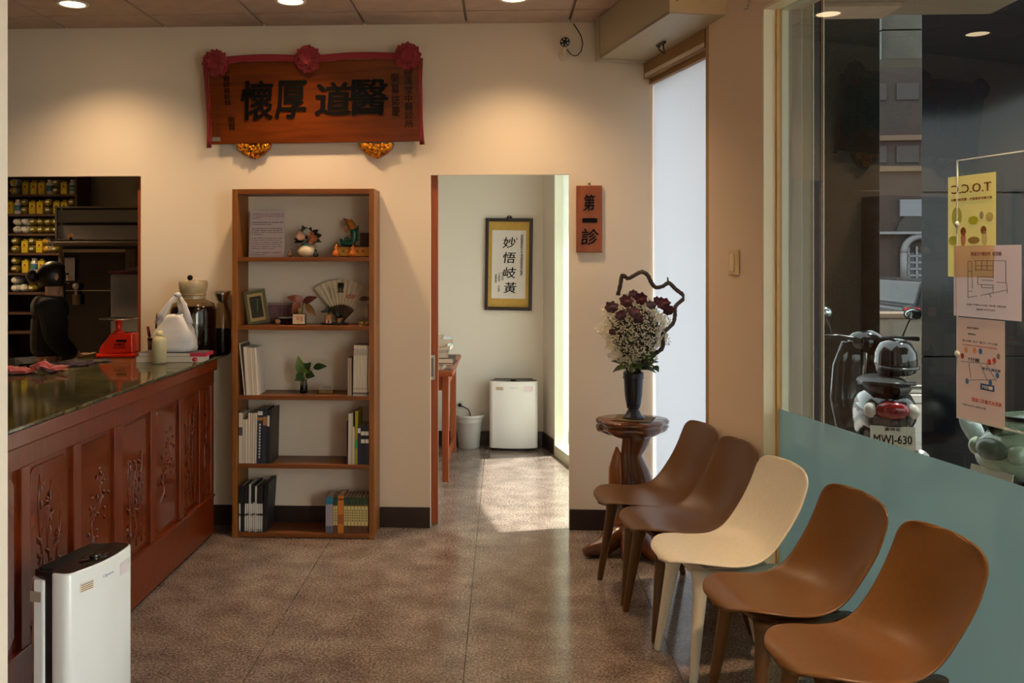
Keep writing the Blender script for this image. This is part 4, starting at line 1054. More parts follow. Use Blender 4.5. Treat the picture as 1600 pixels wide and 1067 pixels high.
for k, (px, lb, sc_) in enumerate(((525.5, 'small orange gourd at the left end of the yellow box', 1.0), (551.5, 'small orange gourd in front of the yellow box', .95), (493.5, 'tiny dark bottle gourd beside the porcelain bowl', .72), (453, 'tiny brown gourd lying beside the printed notice', .6))):
    g_ = thing('gourd', lb, 'gourd', on_shelf(px, 5.252, z))
    mg = mat('gourd_orange', (186, 96, 24), .3) if k < 2 else (mat('gourd_black', (26, 22, 26), .3) if k == 2 else mat('gourd_brown', (92, 62, 40), .4))
    MB().lathe([(r * sc_, q * sc_) for r, q in ((.008, 0), (.020, .006), (.024, .018), (.018, .032), (.010, .040), (.012, .048), (.013, .056), (.008, .064), (.003, .068), (.002, .078))], n=18).build('body', mg, g_)
    MB().tube([(0, 0, .076 * sc_), (.003, 0, .084 * sc_), (.008, 0, .088 * sc_)], .0018, 6).build('stalk', mat('stalk_dark', (70, 46, 26), .6), g_)
# ---- second shelf from top
z = SH[3] + .0008
p = on_shelf(405, 5.30, z)
pfz = thing('photo_frame', 'tilted green grey photo frame on the second shelf from the top', 'picture frame', p, rot=(R(-12), R(-9), R(14)))
fw, fhh = .125, .20
fm_ = mat('frame_green', (98, 92, 62), .4)
for b_ in (((-fw / 2, 0), (-fw / 2 + .018, fhh)), ((fw / 2 - .018, 0), (fw / 2, fhh)), ((-fw / 2 + .018, 0), (fw / 2 - .018, .018)), ((-fw / 2 + .018, fhh - .018), (fw / 2 - .018, fhh))):
    MB().b2((b_[0][0], -.016, b_[0][1]), (b_[1][0], 0, b_[1][1])).build('frame_side', fm_, pfz, bevel=.002)
MB().b2((-fw / 2 + .018, -.008, .018), (fw / 2 - .018, -.002, fhh - .018)).build('mount', mat('mount_tan', (190, 160, 96), .7), pfz)
MB().b2((-.034, -.0095, .038), (.034, -.008, fhh - .036)).build('photo', mat('photo_dark', (34, 36, 26), .3, noise=(40, .9)), pfz)
MB().tube([(.0, -.0102, .07), (.006, -.0102, .10), (.012, -.0102, .15)], .005, 6, flat=.2).build('photo_detail', mat('photo_green', (86, 110, 60), .4), pfz)
MB().tube([(-.02, -.0102, .062), (.012, -.0102, .048)], .003, 6, flat=.3).build('photo_detail', mat('photo_red', (130, 60, 40), .4), pfz)
p = on_shelf(438, 5.385, z)
bxp = thing('patterned_box', 'flat mauve patterned box leaning at the back of the second shelf', 'box', p, rot=(R(-3), 0, 0))
MB().b2((-.075, -.012, 0), (.075, 0, .118)).build('body', mat('mauve', (112, 78, 78), .6, noise=(40, .2)), bxp)
MB().b2((-.075, -.014, .108), (.075, .001, .122)).build('lid_edge', mat('mauve_light', (150, 124, 110), .5), bxp)
for k in range(3): MB().b2((-.01 + .025 * k, -.0128, .02), (.008 + .025 * k, -.0121, .10)).build('stripe', mat('mauve_stripe', (104, 62, 66), .6), bxp)
gd = thing('glass_dome', 'low clear glass dish on the second shelf', 'dish', on_shelf(447, 5.30, z))
MB().lathe([(.045, 0), (.047, .01), (.044, .035), (.046, .038), (.042, .038), (.04, .012)], n=24).build('bowl', pane_mat('dish_glass', (190, 170, 158), .05), gd)
MB().lathe([(.0465, .0375), (.0475, .0395), (.0465, .0415)], n=24, cap=False).build('rim', mat('rim_clear', (200, 184, 170), .1), gd)
wb_ = thing('wooden_ball', 'small round walnut on the second shelf in front of the mauve box', 'walnut', on_shelf(434, 5.25, z))
MB().ball((0, 0, .0165), (.0165, .0165, .0165), 14, 10).build('shell', mat('walnut', (126, 94, 62), .6, bump=(60, .6)), wb_)
MB().lathe([(.0166, -.0008), (.0174, 0), (.0166, .0008)], c=(0, 0, .0165), n=18, cap=False).build('seam', mat('walnut_seam', (90, 62, 40), .6), wb_)
bt_ = thing('label_bottle', 'small square bottle with a red lettered label on the second shelf', 'bottle', on_shelf(468, 5.26, z))
MB().b2((-.038, -.022, 0), (.038, .022, .066)).build('body', pane_mat('bottle_clear', (206, 190, 160), .05), bt_, bevel=.006)
MB().b2((-.034, -.0235, .006), (.034, -.0222, .062)).build('label_paper', mat('label_cream', (206, 176, 140), .6), bt_)
text('label_print', '平安', .03, bt_, (.006, -.0238, .036), mat('label_red', (170, 40, 36), .5), depth=.0005, fit=(.04, .03))
MB().lathe([(.008, .066), (.009, .078), (.0135, .082), (.0135, .092), (.008, .098)], n=16).build('stopper', mat('cork_yellow', (180, 140, 60), .5), bt_)
lv = thing('variegated_leaves', 'red and yellow leaf cutting behind the small lettered bottle', 'plant', on_shelf(472, 5.31, z))
def sp3(px, py, dy=0): q = wY(px, py, 5.31 + dy) - lv.location; return (q.x, q.y, q.z)
MB().tube([sp3(470, 505), sp3(473, 480), sp3(474, 470)], .003, 6).build('stem', mat('stem_brown', (70, 60, 30), .6), lv)
for (a, b, c_, col) in (((474, 470), (448, 464), .045, (150, 78, 52)), ((474, 472), (496, 464), .042, (108, 50, 40)), ((478, 474), (494, 496), .040, (142, 96, 48)), ((470, 474), (455, 490), .05, (150, 118, 48)), ((466, 476), (459, 500), .03, (110, 34, 28))):
    MB().leaf(sp3(*a), sp3(b[0], b[1], -.02), c_, up=(0, -1, .2), n=6, bend=.12).build('leaf', mat('leaf_%d' % col[0], col, .45, noise=(30, .3)), lv)
fan = thing('folding_fan', 'open white paper folding fan with painted characters on the second shelf', 'fan', on_shelf(531, 5.375, z))
fo = Vector((wY(533, 512, 5.375).x - fan.location.x, 0, -.002))
R1, R0 = .262, .112
paper_, ribs = MB(), None
NP = 22; a0, a1 = R(128), R(44)
for k in range(NP):
    q = MB()
    aa, ab = a0 + (a1 - a0) * k / NP, a0 + (a1 - a0) * (k + 1) / NP
    ya, yb_ = (-.006 if k % 2 else .0), (-.006 if (k + 1) % 2 else .0)
    def fp(r, a, y): return fo + Vector((r * math.cos(a), y, r * math.sin(a)))
    q.grid([[fp(R0, aa, ya), fp(R0, ab, yb_)], [fp(R1, aa, ya), fp(R1, ab, yb_)]], False)
    o = q.build('fold', mat('fan_paper', (206, 186, 154), .75), fan, fix=False); s = o.modifiers.new('s', 'SOLIDIFY'); s.thickness = .0008
for k in range(12):
    aa = a0 + (a1 - a0) * (k + .5) / 12
    MB().tube([fp(.012, aa, -.001), fp(R0 + .004, aa, -.001)], [.003, .006], 6, flat=.25).build('rib', mat('fan_rib', (74, 52, 30), .5), fan)
text('painted_character', '豐', .06, fan, fo + Vector((-.002, -.008, .215)), depth=.0005, bold=.02, fit=(.042, .058), shear=.1)
text('inscription', '吉祥如意平安', .02, fan, fo + Vector((-.062, -.008, .185)), mat('fan_ink', (60, 44, 30), .5), depth=.0005, vertical=True, fit=(.008, .075), rot=(R(90), R(-12), 0))
for px, py, r, m in ((548, 460, .034, mat('fan_pink', (176, 110, 96), .6)), (569, 463, .032, mat('fan_maroon', (96, 34, 34), .6))):
    b = MB(); c0_ = wY(px, py + 8, 5.365) - fan.location
    for k in range(8): 
        aa, ab = R(160 - 140 * k / 8), R(160 - 140 * (k + .8) / 8)
        b.add([(c0_.x + .006 * math.cos(aa), -.009, c0_.z + .006 * math.sin(aa)), (c0_.x + r * math.cos(aa), -.009, c0_.z + r * math.sin(aa)), (c0_.x + r * math.cos(ab), -.009, c0_.z + r * math.sin(ab)), (c0_.x + .006 * math.cos(ab), -.009, c0_.z + .006 * math.sin(ab))], [(0, 1, 2, 3)])
    o = b.build('painted_fan', m, fan, fix=False); s = o.modifiers.new('s', 'SOLIDIFY'); s.thickness = .0004
# potted plants on a tray
ty = thing('stone_tray', 'low black tray under two tiny potted plants on the second shelf', 'tray', on_shelf(522, 5.275, z))
MB().lathe([(.070, 0), (.078, .006), (.080, .010), (.072, .010), (.066, .006)], n=26, squash=(1, .5)).build('dish', mat('tray_black', (24, 22, 20), .5), ty)
MB().ball((.045, .0, .016), (.018, .012, .012), 8, 5).build('pebble', mat('pebble', (36, 32, 28), .6), ty)
for k, (px, m, lb, nl, hgt) in enumerate(((513, mat('pot_tan', (170, 122, 72), .5), 'tiny tan pot with a bushy green plant on the black tray', 16, .11), (530, mat('pot_ochre', (150, 106, 52), .5), 'tiny ochre pot with a spiky dark plant on the black tray', 15, .10))):
    t = thing('potted_plant', lb, 'plant', on_shelf(px, 5.272, z + .0085))
    if k == 0:
        MB().lathe([(.020, 0), (.023, .01), (.024, .045), (.020, .053), (.017, .053), (.016, .04)], n=18).build('pot', m, t)
        for j, cc_ in enumerate(((160, 40, 50), (206, 190, 170), (160, 40, 50), (206, 190, 170))): MB().b2((-.018 + .010 * j, -.0255, .0), (-.011 + .010 * j, -.0235, .022 if j % 2 else .018)).build('label_stripe', mat('stripe_%d' % cc_[0], cc_, .5), t)
    else: MB().lathe([(.016, 0), (.018, .006), (.024, .03), (.022, .03), (.016, .01)], n=4).build('pot', m, t)
    base_ = .05 if k == 0 else .028
    MB().tube([(0, 0, base_ - .02), (0, 0, base_ + .02)], .003, 6).build('stem', mat('stem_brown'), t)
    rg = random.Random(k + 40)
    for j in range(nl):
        a, e_ = rg.uniform(0, 6.28), rg.uniform(-.1, 1.4)
        d = Vector((math.cos(a) * math.cos(e_), .5 * math.sin(a) * math.cos(e_), math.sin(e_)))
        s0 = Vector((0, 0, base_ + (.015 if k == 0 else .006)))
        MB().leaf(s0, s0 + d * rg.uniform(.03, .052), .018 if k == 0 else .009, up=(0, -.7, .5), n=3).build('leaf', mat('tiny_green', (54, 66, 34), .5) if k == 0 else mat('tiny_dark', (32, 30, 20), .5), t)
wc = thing('lucky_figurine', 'small pale figurine with a dark paw in the corner of the second shelf', 'figurine', on_shelf(573.5, 5.30, z))
MB().lathe([(.028, 0), (.030, .02), (.026, .06), (.020, .075), (.024, .09), (.020, .11), (.006, .118)], n=16, squash=(.8, .8)).build('body', mat('figure_cream', (176, 156, 130), .4), wc)
MB().ball((.020, -.015, .075), (.008, .008, .014), 10, 6).build('paw', 'ink', wc)
for sx in (-1, 1): MB().lathe([(.007, .106), (.0, .122)], c=(sx * .011, 0, 0), n=8).build('ear', mat('figure_cream'), wc)
gf = thing('gift_box', 'small flat olive box in the corner of the second shelf', 'box', on_shelf(570, 5.255, z))
MB().b2((-.038, -.016, 0), (.038, .016, .030)).build('body', mat('olive', (92, 80, 46), .5), gf, bevel=.002)
MB().b2((-.039, -.017, .022), (.039, .017, .033)).build('lid', mat('olive_d', (72, 64, 38), .5), gf, bevel=.002)
for sx in (-1, 1): MB().cyl((sx * .017, -.0172, .012), (sx * .017, -.0162, .012), .008, n=12).build('print_dot', mat('dot_gold', (170, 130, 60), .4), gf)
# ---- middle shelf: pothos in a jar, card holder
z = SH[2] + .0008
pj = thing('water_jar', 'small clear glass jar of water on the middle shelf', 'jar', on_shelf(474.5, 5.27, z))
MB().lathe([(.020, 0), (.022, .004), (.022, .055), (.018, .065), (.018, .078), (.021, .080)], n=20, cap=False).build('glass', pane_mat('jar_clear', (180, 176, 150), .04), pj)
MB().lathe([(.020, .002), (.0208, .006), (.0208, .045)], n=20).build('water', mat('water_green', (70, 74, 48), .1, trans=.4), pj)
po = thing('pothos_cutting', 'green heart leaved cutting growing in the small glass jar', 'plant', on_shelf(474.5, 5.27, z + .03))
def s4(px, py, dy=0): q = wY(px, py, 5.27 + dy) - po.location; return (q.x, q.y, q.z)
for a, b, c_, col in (((472, 585), (466, 556), .055, 1), ((474, 582), (462, 590), .042, 0), ((476, 580), (486, 566), .05, 0), ((478, 584), (492, 588), .05, 0), ((479, 578), (470, 566), .05, 0), ((490, 574), (511, 572), .04, 0), ((476, 590), (460, 594), .03, 0), ((474, 576), (484, 582), .04, 1)):
    MB().leaf(s4(*a), s4(b[0], b[1], -.02), c_, up=(0, -1, .3), n=6, bend=.1).build('leaf', mat('pothos', (44, 70, 28), .35) if not col else mat('pothos_light', (96, 118, 44), .35), po)
    MB().tube([s4(474, 605), s4((474 + a[0]) / 2, (600 + a[1]) / 2), s4(*a)], .0018, 6).build('leaf_stalk', mat('stalk_green', (110, 120, 60), .5), po)
kh = thing('card_holder', 'clear card holder with a stack of name cards on the middle shelf', 'card holder', on_shelf(509.5, 5.25, z))
MB().b2((-.045, -.012, 0), (.045, .014, .024)).build('holder', pane_mat('holder_clear', (200, 186, 160), .04), kh)
MB().b2((-.042, -.008, .002), (.042, .010, .022)).build('cards', mat('card_white', (206, 190, 164), .7), kh)
MB().box((0, .004, .036), (.086, .002, .026), (R(-14), 0, 0)).build('front_card', mat('card_grey', (170, 154, 132), .6), kh)
text('card_print', '德滿堂中醫', .01, kh, (.004, .0005, .036), ink_, depth=.0005, rot=(R(76), 0, 0), fit=(.05, .009))
# ================================================================== CONSULTING ROOM
# framed calligraphy
a, b = wY(757, 341, Y2 - .02), wY(831, 485, Y2 - .02)
fw, fhh = b.x - a.x, a.z - b.z
fc = thing('framed_calligraphy', 'black framed calligraphy with a gold mount on the consulting room wall', 'picture frame', ((a.x + b.x) / 2, Y2 - .002, b.z), rot=(0, R(.8), 0))
bk = mat('frame_black', (26, 16, 14), .3)
for x0_, x1_, z0_, z1_ in ((-fw / 2, -fw / 2 + .028, 0, fhh), (fw / 2 - .028, fw / 2, 0, fhh), (-fw / 2 + .028, fw / 2 - .028, 0, .028), (-fw / 2 + .028, fw / 2 - .028, fhh - .028, fhh)):
    MB().b2((x0_, -.03, z0_), (x1_, 0, z1_)).build('frame_side', bk, fc, bevel=.004)
MB().b2((-fw / 2 + .028, -.012, .028), (fw / 2 - .028, -.004, fhh - .028)).build('mount', mat('mount_gold', (186, 148, 62), .6, noise=(30, .08)), fc)
MB().b2((-.143, -.014, .10), (.143, -.012, fhh - .102)).build('paper', mat('callig_paper', (216, 208, 198), .8), fc)
for j, ch in enumerate('妙悟岐黃'):
    text('painted_character', ch, .1, fc, (.0 + .004 * j, -.0145, fhh * (.735 - .163 * j)), depth=.0008, bold=.012, fit=(.108, .092), shear=.12)
text('inscription', '國醫聖手文漢開業誌慶', .02, fc, (.108, -.0145, fhh * .60), depth=.0006, vertical=True, fit=(.025, .345), shear=.1)
for k, s_ in enumerate(('張仲景', '王叔和', '林大明')):
    text('inscription', s_, .02, fc, (-.108 + .028 * k, -.0145, fhh * .345 + .01 * k), depth=.0006, vertical=True, fit=(.017, .075), shear=.1)
text('inscription', '全賀', .02, fc, (-.082, -.0145, fhh * .235), depth=.0006, vertical=True, fit=(.022, .058), shear=.1)
MB().b2((.062, -.0147, fhh * .765), (.070, -.0142, fhh * .79)).build('seal', mat('seal_red', (170, 40, 40), .6), fc)
MB().prism([(.025 * math.cos(R(180 * k / 10)), .024 * math.sin(R(180 * k / 10))) for k in range(11)], -.014, -.004, 'y').xf(Matrix.Translation((0, 0, fhh))).build('hanger', bk, fc)
MB().cyl((0, -.016, fhh + .012), (0, -.0142, fhh + .012), .006, n=10).build('nail', 'steel', fc)
# desk at the side
p = wH(704, 752, 0)      # nearest foot
dx = p.x
dk_ = thing('wooden_desk', 'red brown wooden desk edge behind the sliding door', 'desk', (dx, p.y, 0))
dt = H - (578 - 400) * (p.y + .05) / F
MB().b2((-.62, -.06, dt - .035), (.025, 1.1, dt)).build('desk_top', 'wood_door', dk_, bevel=.01)
for y in (0, 1.0): MB().b2((-.06, y - .025, 0), (-.012, y + .025, dt - .035)).build('leg', 'wood_door', dk_, bevel=.004)
for y in (0, 1.0): MB().b2((-.58, y - .025, 0), (-.53, y + .025, dt - .035)).build('leg', 'wood_door', dk_, bevel=.004)
MB().b2((-.045, .026, dt - .14), (-.025, .974, dt - .035)).build('apron', 'wood_door', dk_)
MB().b2((-.045, .026, .09), (-.025, .974, .12)).build('stretcher', 'wood_door', dk_)
MB().b2((-.53, -.012, dt - .14), (-.06, .012, dt - .035)).build('apron', 'wood_door', dk_)
bx0 = X_at(693, p.y + .1) + .045
zz = dt + .001; rg = random.Random(4)
for k, (w_, l_, h_, c, nm_, off) in enumerate(((.15, .20, .035, (206, 196, 176), 'cream covered book', -.035), (.20, .24, .012, (60, 32, 26), 'thin dark red book', .02), (.19, .24, .035, (44, 24, 22), 'dark maroon hardback', .02), (.16, .22, .040, (186, 176, 150), 'beige book', -.012), (.17, .22, .012, (84, 96, 60), 'thin green book', -.01), (.17, .22, .028, (214, 206, 186), 'ivory book', .006), (.16, .22, .020, (214, 208, 196), 'white book', .0), (.17, .22, .030, (196, 206, 210), 'pale blue book', .012), (.12, .18, .026, (206, 186, 160), 'small tan book', -.03))):
    slabthing('book', '%s, %s from the bottom of the pile on the desk' % (nm_, ORD[k]), 'book', (bx0 - .08 + off, p.y + .14 + rg.uniform(-.01, .01), zz), (w_, l_, h_), R(180 + rg.uniform(-6, 6)), mat('pile_%d' % k, c, .5), pgs, group='books piled on the desk')
    zz += h_ + .0012
# waste bin
q = wH(732, 702, 0)
bn = thing('waste_bin', 'pale grey stepped plastic waste bin beside the desk', 'bin', (q.x, q.y + .09, .001))
BW = mat('bin_grey', (196, 190, 182), .5)
MB().lathe([(.082, 0), (.088, .004), (.100, .13), (.106, .135), (.118, .25), (.130, .258), (.134, .275), (.128, .278), (.122, .258), (.098, .13), (.085, .01), (.0, .008)], n=30).build('body', BW, bn)
MB().lathe([(.130, .268), (.1355, .274), (.130, .281)], n=30, cap=False).build('rim', BW, bn)
# socket and plug
so_ = wY(713.5, 632, Y2)
sk = thing('wall_socket', 'white double wall socket on the far wall beside the bin', 'socket', (so_.x, Y2 - .001, so_.z))
MB().b2((-.055, -.008, -.032), (.055, 0, .032)).build('plate', mat('socket_white', (206, 200, 190), .4), sk, bevel=.002)
for sx in (-1, 1):
    MB().b2((sx * .024 - .015, -.0095, -.015), (sx * .024 + .015, -.008, .015)).build('outlet', mat('socket_inner', (186, 180, 170), .4), sk)
kc = thing('power_cord', 'black plug and cord running from the wall socket behind the bin', 'cord', (so_.x + .03, Y2 - .012, so_.z))
MB().cyl((0, -.022, 0), (0, .002, 0), .014, n=12).build('plug', 'black', kc)
MB().tube([(0, -.02, 0), (.03, -.02, -.012), (.07, -.015, -.035), (.085, -.012, -.07), (.088, -.012, -.16), (.12, -.012, -.30)], .0045, 6).build('cable', 'black', kc)

# ================================================================== DISPENSARY
YS = 8.55           # front of the bottle shelves
zS = [H - (y - 400) * YS / F for y in (301, 332.5, 364, 395, 427, 458, 490, 521)]
def sX(px, Y=YS): return wY(px, 400, Y).x
su = thing('medicine_shelf', 'dark wooden wall shelf unit full of medicine bottles in the dispensary', 'shelf', (0, 0, 0))
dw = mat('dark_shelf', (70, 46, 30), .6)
xa, xb = -4.78, sX(117)
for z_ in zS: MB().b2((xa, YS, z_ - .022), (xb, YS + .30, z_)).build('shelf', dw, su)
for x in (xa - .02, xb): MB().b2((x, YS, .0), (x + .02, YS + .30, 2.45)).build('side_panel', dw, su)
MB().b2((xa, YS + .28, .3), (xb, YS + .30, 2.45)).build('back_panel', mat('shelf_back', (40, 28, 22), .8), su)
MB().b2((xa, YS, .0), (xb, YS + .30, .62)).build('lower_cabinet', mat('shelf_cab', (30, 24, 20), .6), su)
yel, whp, grn = mat('tin_yellow', (186, 164, 20), .4), mat('med_white', (206, 204, 196), .4), mat('med_green', (40, 120, 80), .4)
yld = mat('tin_yellow_dark', (132, 118, 26), .4); lbl = mat('label_white', (206, 204, 200), .6); blu = mat('med_blue', (60, 100, 150), .4); orn = mat('lid_orange', (206, 160, 60), .4); rdd = mat('med_red', (150, 40, 20), .4)
protos = {}
def proto(kind):
    t = thing('medicine_bottle', 'x', 'bottle', (0, 0, 0), group='medicine bottles on the dispensary shelves')
    if kind == 'tin':
        MB().b2((-.031, -.031, 0), (.031, .031, .115)).build('body', yel, t, bevel=.004)
        MB().lathe([(.024, .115), (.024, .132), (.022, .134)], n=14).build('cap', yld, t)
        MB().b2((-.026, -.0325, .042), (.026, -.0315, .092)).build('paper_label', mat('tin_label', (206, 186, 40), .5), t)
        MB().cyl((0, -.0337, .074), (0, -.0326, .074), .010, n=10).build('emblem', rdd, t)
        MB().b2((-.022, -.0335, .052), (.022, -.0326, .058)).build('print_band', rdd, t)
    elif kind in ('white', 'green'):
        MB().lathe([(.032, 0), (.034, .004), (.034, .095), (.028, .112), (.022, .116), (.022, .122)], n=16).build('body', whp, t)
        MB().lathe([(.024, .120), (.024, .138), (.022, .14)], n=14).build('cap', whp, t)
        MB().lathe([(.0345, .03), (.0345, .085)], n=16, cap=False).build('paper_label', blu if kind == 'white' else grn, t)
        MB().lathe([(.0348, .05), (.0348, .064)], n=16, cap=False).build('print_band', grn if kind == 'white' else whp, t)
    else:                # lying, round end to the front
        bd = {'ly': yld, 'lw': whp, 'lo': whp}[kind]; cp_ = {'ly': yld, 'lw': whp, 'lo': orn}[kind]
        MB().lathe([(.030, 0), (.037, .012), (.037, .13), (.034, .135)], n=16).xf(Matrix.Translation((0, .0, .038)) @ Matrix.Rotation(R(-90), 4, 'X')).build('body', bd, t)
        MB().lathe([(.028, 0), (.028, .014)], n=16).xf(Matrix.Translation((0, -.016, .038)) @ Matrix.Rotation(R(-90), 4, 'X')).build('cap', cp_, t)
        MB().box((.002, -.0175, .040), (.034, .001, .015), (0, R(-8), 0)).build('paper_label', lbl if kind != 'lo' else mat('lid_print', (190, 140, 50), .5), t)
    return t
rows_ = [
    [('lo', 17, 2), ('tin', 37, 1), ('tin', 50, 1), ('tin', 62.5, 1), ('white', 74, 1), ('ly', 84, 2), ('tin', 97.5, 1), ('green', 110, 1)],
    [('tin', 13, 1), ('white', 23.5, 1), ('ly', 35, 2), ('tin', 48, 1), ('tin', 60, 1), ('ly', 72, 2), ('tin', 86, 1), ('tin', 98, 1), ('ly', 109, 2)],
    [('lw', 23, 2), ('lw', 36, 2), ('ly', 48, 2), ('ly', 60, 2), ('ly', 72, 2), ('ly', 84, 2)],
    [('ly', 20, 2), ('tin', 36, 1), ('ly', 47, 2), ('tin', 59, 1), ('lo', 70, 2), ('ly', 82, 1)],
    [('ly', 20, 2), ('tin', 37, 1), ('white', 49.5, 1), ('tin', 62, 1), ('ly', 74, 1)],
    [('lw', 20, 2), ('lw', 33, 1), ('ly', 46, 2)],
]
KN = {'tin': 'yellow medicine tin', 'white': 'white bottle with a blue label', 'green': 'white bottle with a green label', 'ly': 'lying yellow bottle', 'lw': 'lying white bottle', 'lo': 'lying white bottle with an orange lid'}
RN = ['top', 'second', 'third', 'fourth', 'fifth', 'sixth']
used = set()
for r, rw in enumerate(rows_):
    n = 0
    for kd, px, cnt in rw:
        for c in range(cnt):
            loc = (sX(px), YS + (.055 if kd in ('tin', 'white', 'green') else .035), zS[r] + .001 + c * .0755)
            lab = '%s%s, %s along the %s dispensary shelf' % ('' if cnt == 1 else ('lower ' if c == 0 else 'upper '), KN[kd], ORD[n], RN[r])
            if kd not in protos: protos[kd] = proto(kd); t = protos[kd]; t.location = loc; t['label'] = lab
            else: dup(protos[kd], loc, 0, lab)
        n += 1
# steel cabinet with a glass door
YC = 7.55
def cX(px): return wY(px, 400, YC).x
def cZ(py): return H - (py - 400) * YC / F / 1.02
cx0, cx1 = cX(88), cX(217)
sb_ = thing('steel_cabinet', 'steel dispensing cabinet with grey upper panels and a dark glass door', 'cabinet', (0, 0, 0))
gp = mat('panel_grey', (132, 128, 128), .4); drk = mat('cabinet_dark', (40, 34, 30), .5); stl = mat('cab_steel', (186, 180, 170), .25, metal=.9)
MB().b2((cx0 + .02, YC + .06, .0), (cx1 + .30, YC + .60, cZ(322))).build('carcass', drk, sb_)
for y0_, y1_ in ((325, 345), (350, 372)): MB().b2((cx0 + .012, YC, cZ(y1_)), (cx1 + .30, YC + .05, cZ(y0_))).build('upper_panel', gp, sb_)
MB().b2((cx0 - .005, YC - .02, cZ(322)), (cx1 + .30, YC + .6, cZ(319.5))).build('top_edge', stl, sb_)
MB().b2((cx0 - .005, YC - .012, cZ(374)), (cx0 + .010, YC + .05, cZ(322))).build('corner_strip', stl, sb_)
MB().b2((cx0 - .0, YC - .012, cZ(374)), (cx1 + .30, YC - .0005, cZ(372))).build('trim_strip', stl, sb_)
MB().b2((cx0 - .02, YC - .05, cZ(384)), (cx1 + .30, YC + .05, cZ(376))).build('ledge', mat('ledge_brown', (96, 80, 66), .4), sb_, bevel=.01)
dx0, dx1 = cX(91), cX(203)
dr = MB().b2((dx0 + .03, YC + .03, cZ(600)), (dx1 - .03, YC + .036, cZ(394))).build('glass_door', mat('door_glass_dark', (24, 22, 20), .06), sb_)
for x0_, x1_, y0_, y1_ in ((dx0, dx0 + .035, 610, 389), (dx1 - .04, dx1, 610, 389)):
    MB().b2((x0_, YC, cZ(y0_)), (x1_, YC + .05, cZ(y1_))).build('door_frame', mat('frame_bronze', (110, 92, 76), .35), dr)
MB().b2((dx0 + .035, YC, cZ(394)), (dx1 - .04, YC + .05, cZ(389))).build('door_frame', stl, dr)
MB().b2((dx0 + .05, YC + .02, cZ(457)), (dx1 - .05, YC + .028, cZ(455.5))).build('shelf_edge', stl, sb_)
MB().b2((dx1 + .01, YC, cZ(600)), (dx1 + .04, YC + .05, cZ(389))).build('door_frame', mat('frame_bronze'), sb_)
nt2 = thing('paper_note', 'blank white paper note taped to the dark cabinet door', 'note', (cX(109), YC - .001, cZ(440)))
MB().b2((-.044, -.002, 0), (.044, 0, cZ(403) - cZ(440))).build('sheet', mat('note_white', (196, 192, 190), .8), nt2)
MB().b2((-.012, -.0028, cZ(403) - cZ(440) - .012), (.012, -.0021, cZ(403) - cZ(440) + .004)).build('tape', mat('tape', (150, 140, 120), .5), nt2)
lk = thing('door_lock', 'round pale knob with a hanging tag on the cabinet door', 'knob', (cX(120), YC - .002, cZ(449)))
MB().lathe([(.010, 0), (.026, .012), (.026, .024), (.016, .034)], n=18).xf(Matrix.Rotation(R(90), 4, 'X')).build('knob', mat('knob_pale', (170, 160, 144), .4), lk)
MB().b2((-.012, -.012, -.075), (.008, -.006, -.02)).build('stem', mat('knob_pale'), lk)
MB().b2((-.035, -.006, -.155), (.035, -.002, -.07)).build('tag', mat('tag_brown', (96, 76, 54), .6), lk)
sn = thing('orange_tag', 'small orange paper tag stuck on the cabinet panel', 'tag', (cX(111), YC - .014, cZ(369)))
MB().box((0, 0, .012), (.055, .002, .03), (0, R(-28), 0)).build('paper', mat('tag_orange', (186, 130, 84), .7), sn)
MB().b2((-.006, -.001, -.03), (.016, .001, .0)).build('clip', 'black', sn)
# translucent bin with red lid inside the dispensary
YT = 5.95
tx0, tx1 = wY(170, 400, YT).x, wY(214, 400, YT).x + .06
zt0, zt1 = 0.0, H - (428 - 400) * YT / F
bn2 = thing('storage_bin', 'tall translucent plastic storage bin with a red lid inside the dispensary', 'storage bin', ((tx0 + tx1) / 2, YT + .16, 0))
hw = (tx1 - tx0) / 2
MB().b2((-hw, -.15, .02), (hw, .15, zt1)).build('body', mat('bin_clear', (176, 172, 166), .35, trans=.35), bn2, bevel=.02)
MB().b2((-hw - .008, -.158, zt1), (hw + .008, .158, zt1 + .018)).build('lid', mat('lid_red', (120, 40, 44), .4), bn2, bevel=.006)
MB().prism([(-hw * .5, zt1 + .018), (hw, zt1 + .018), (hw, zt1 + .075)], -.10, .10, 'y').build('folded_bag', mat('bag_grey', (120, 116, 114), .4), bn2)
MB().b2((-hw, -.152, .0), (hw, .152, .02)).build('base', mat('bin_base', (110, 106, 100), .5), bn2)
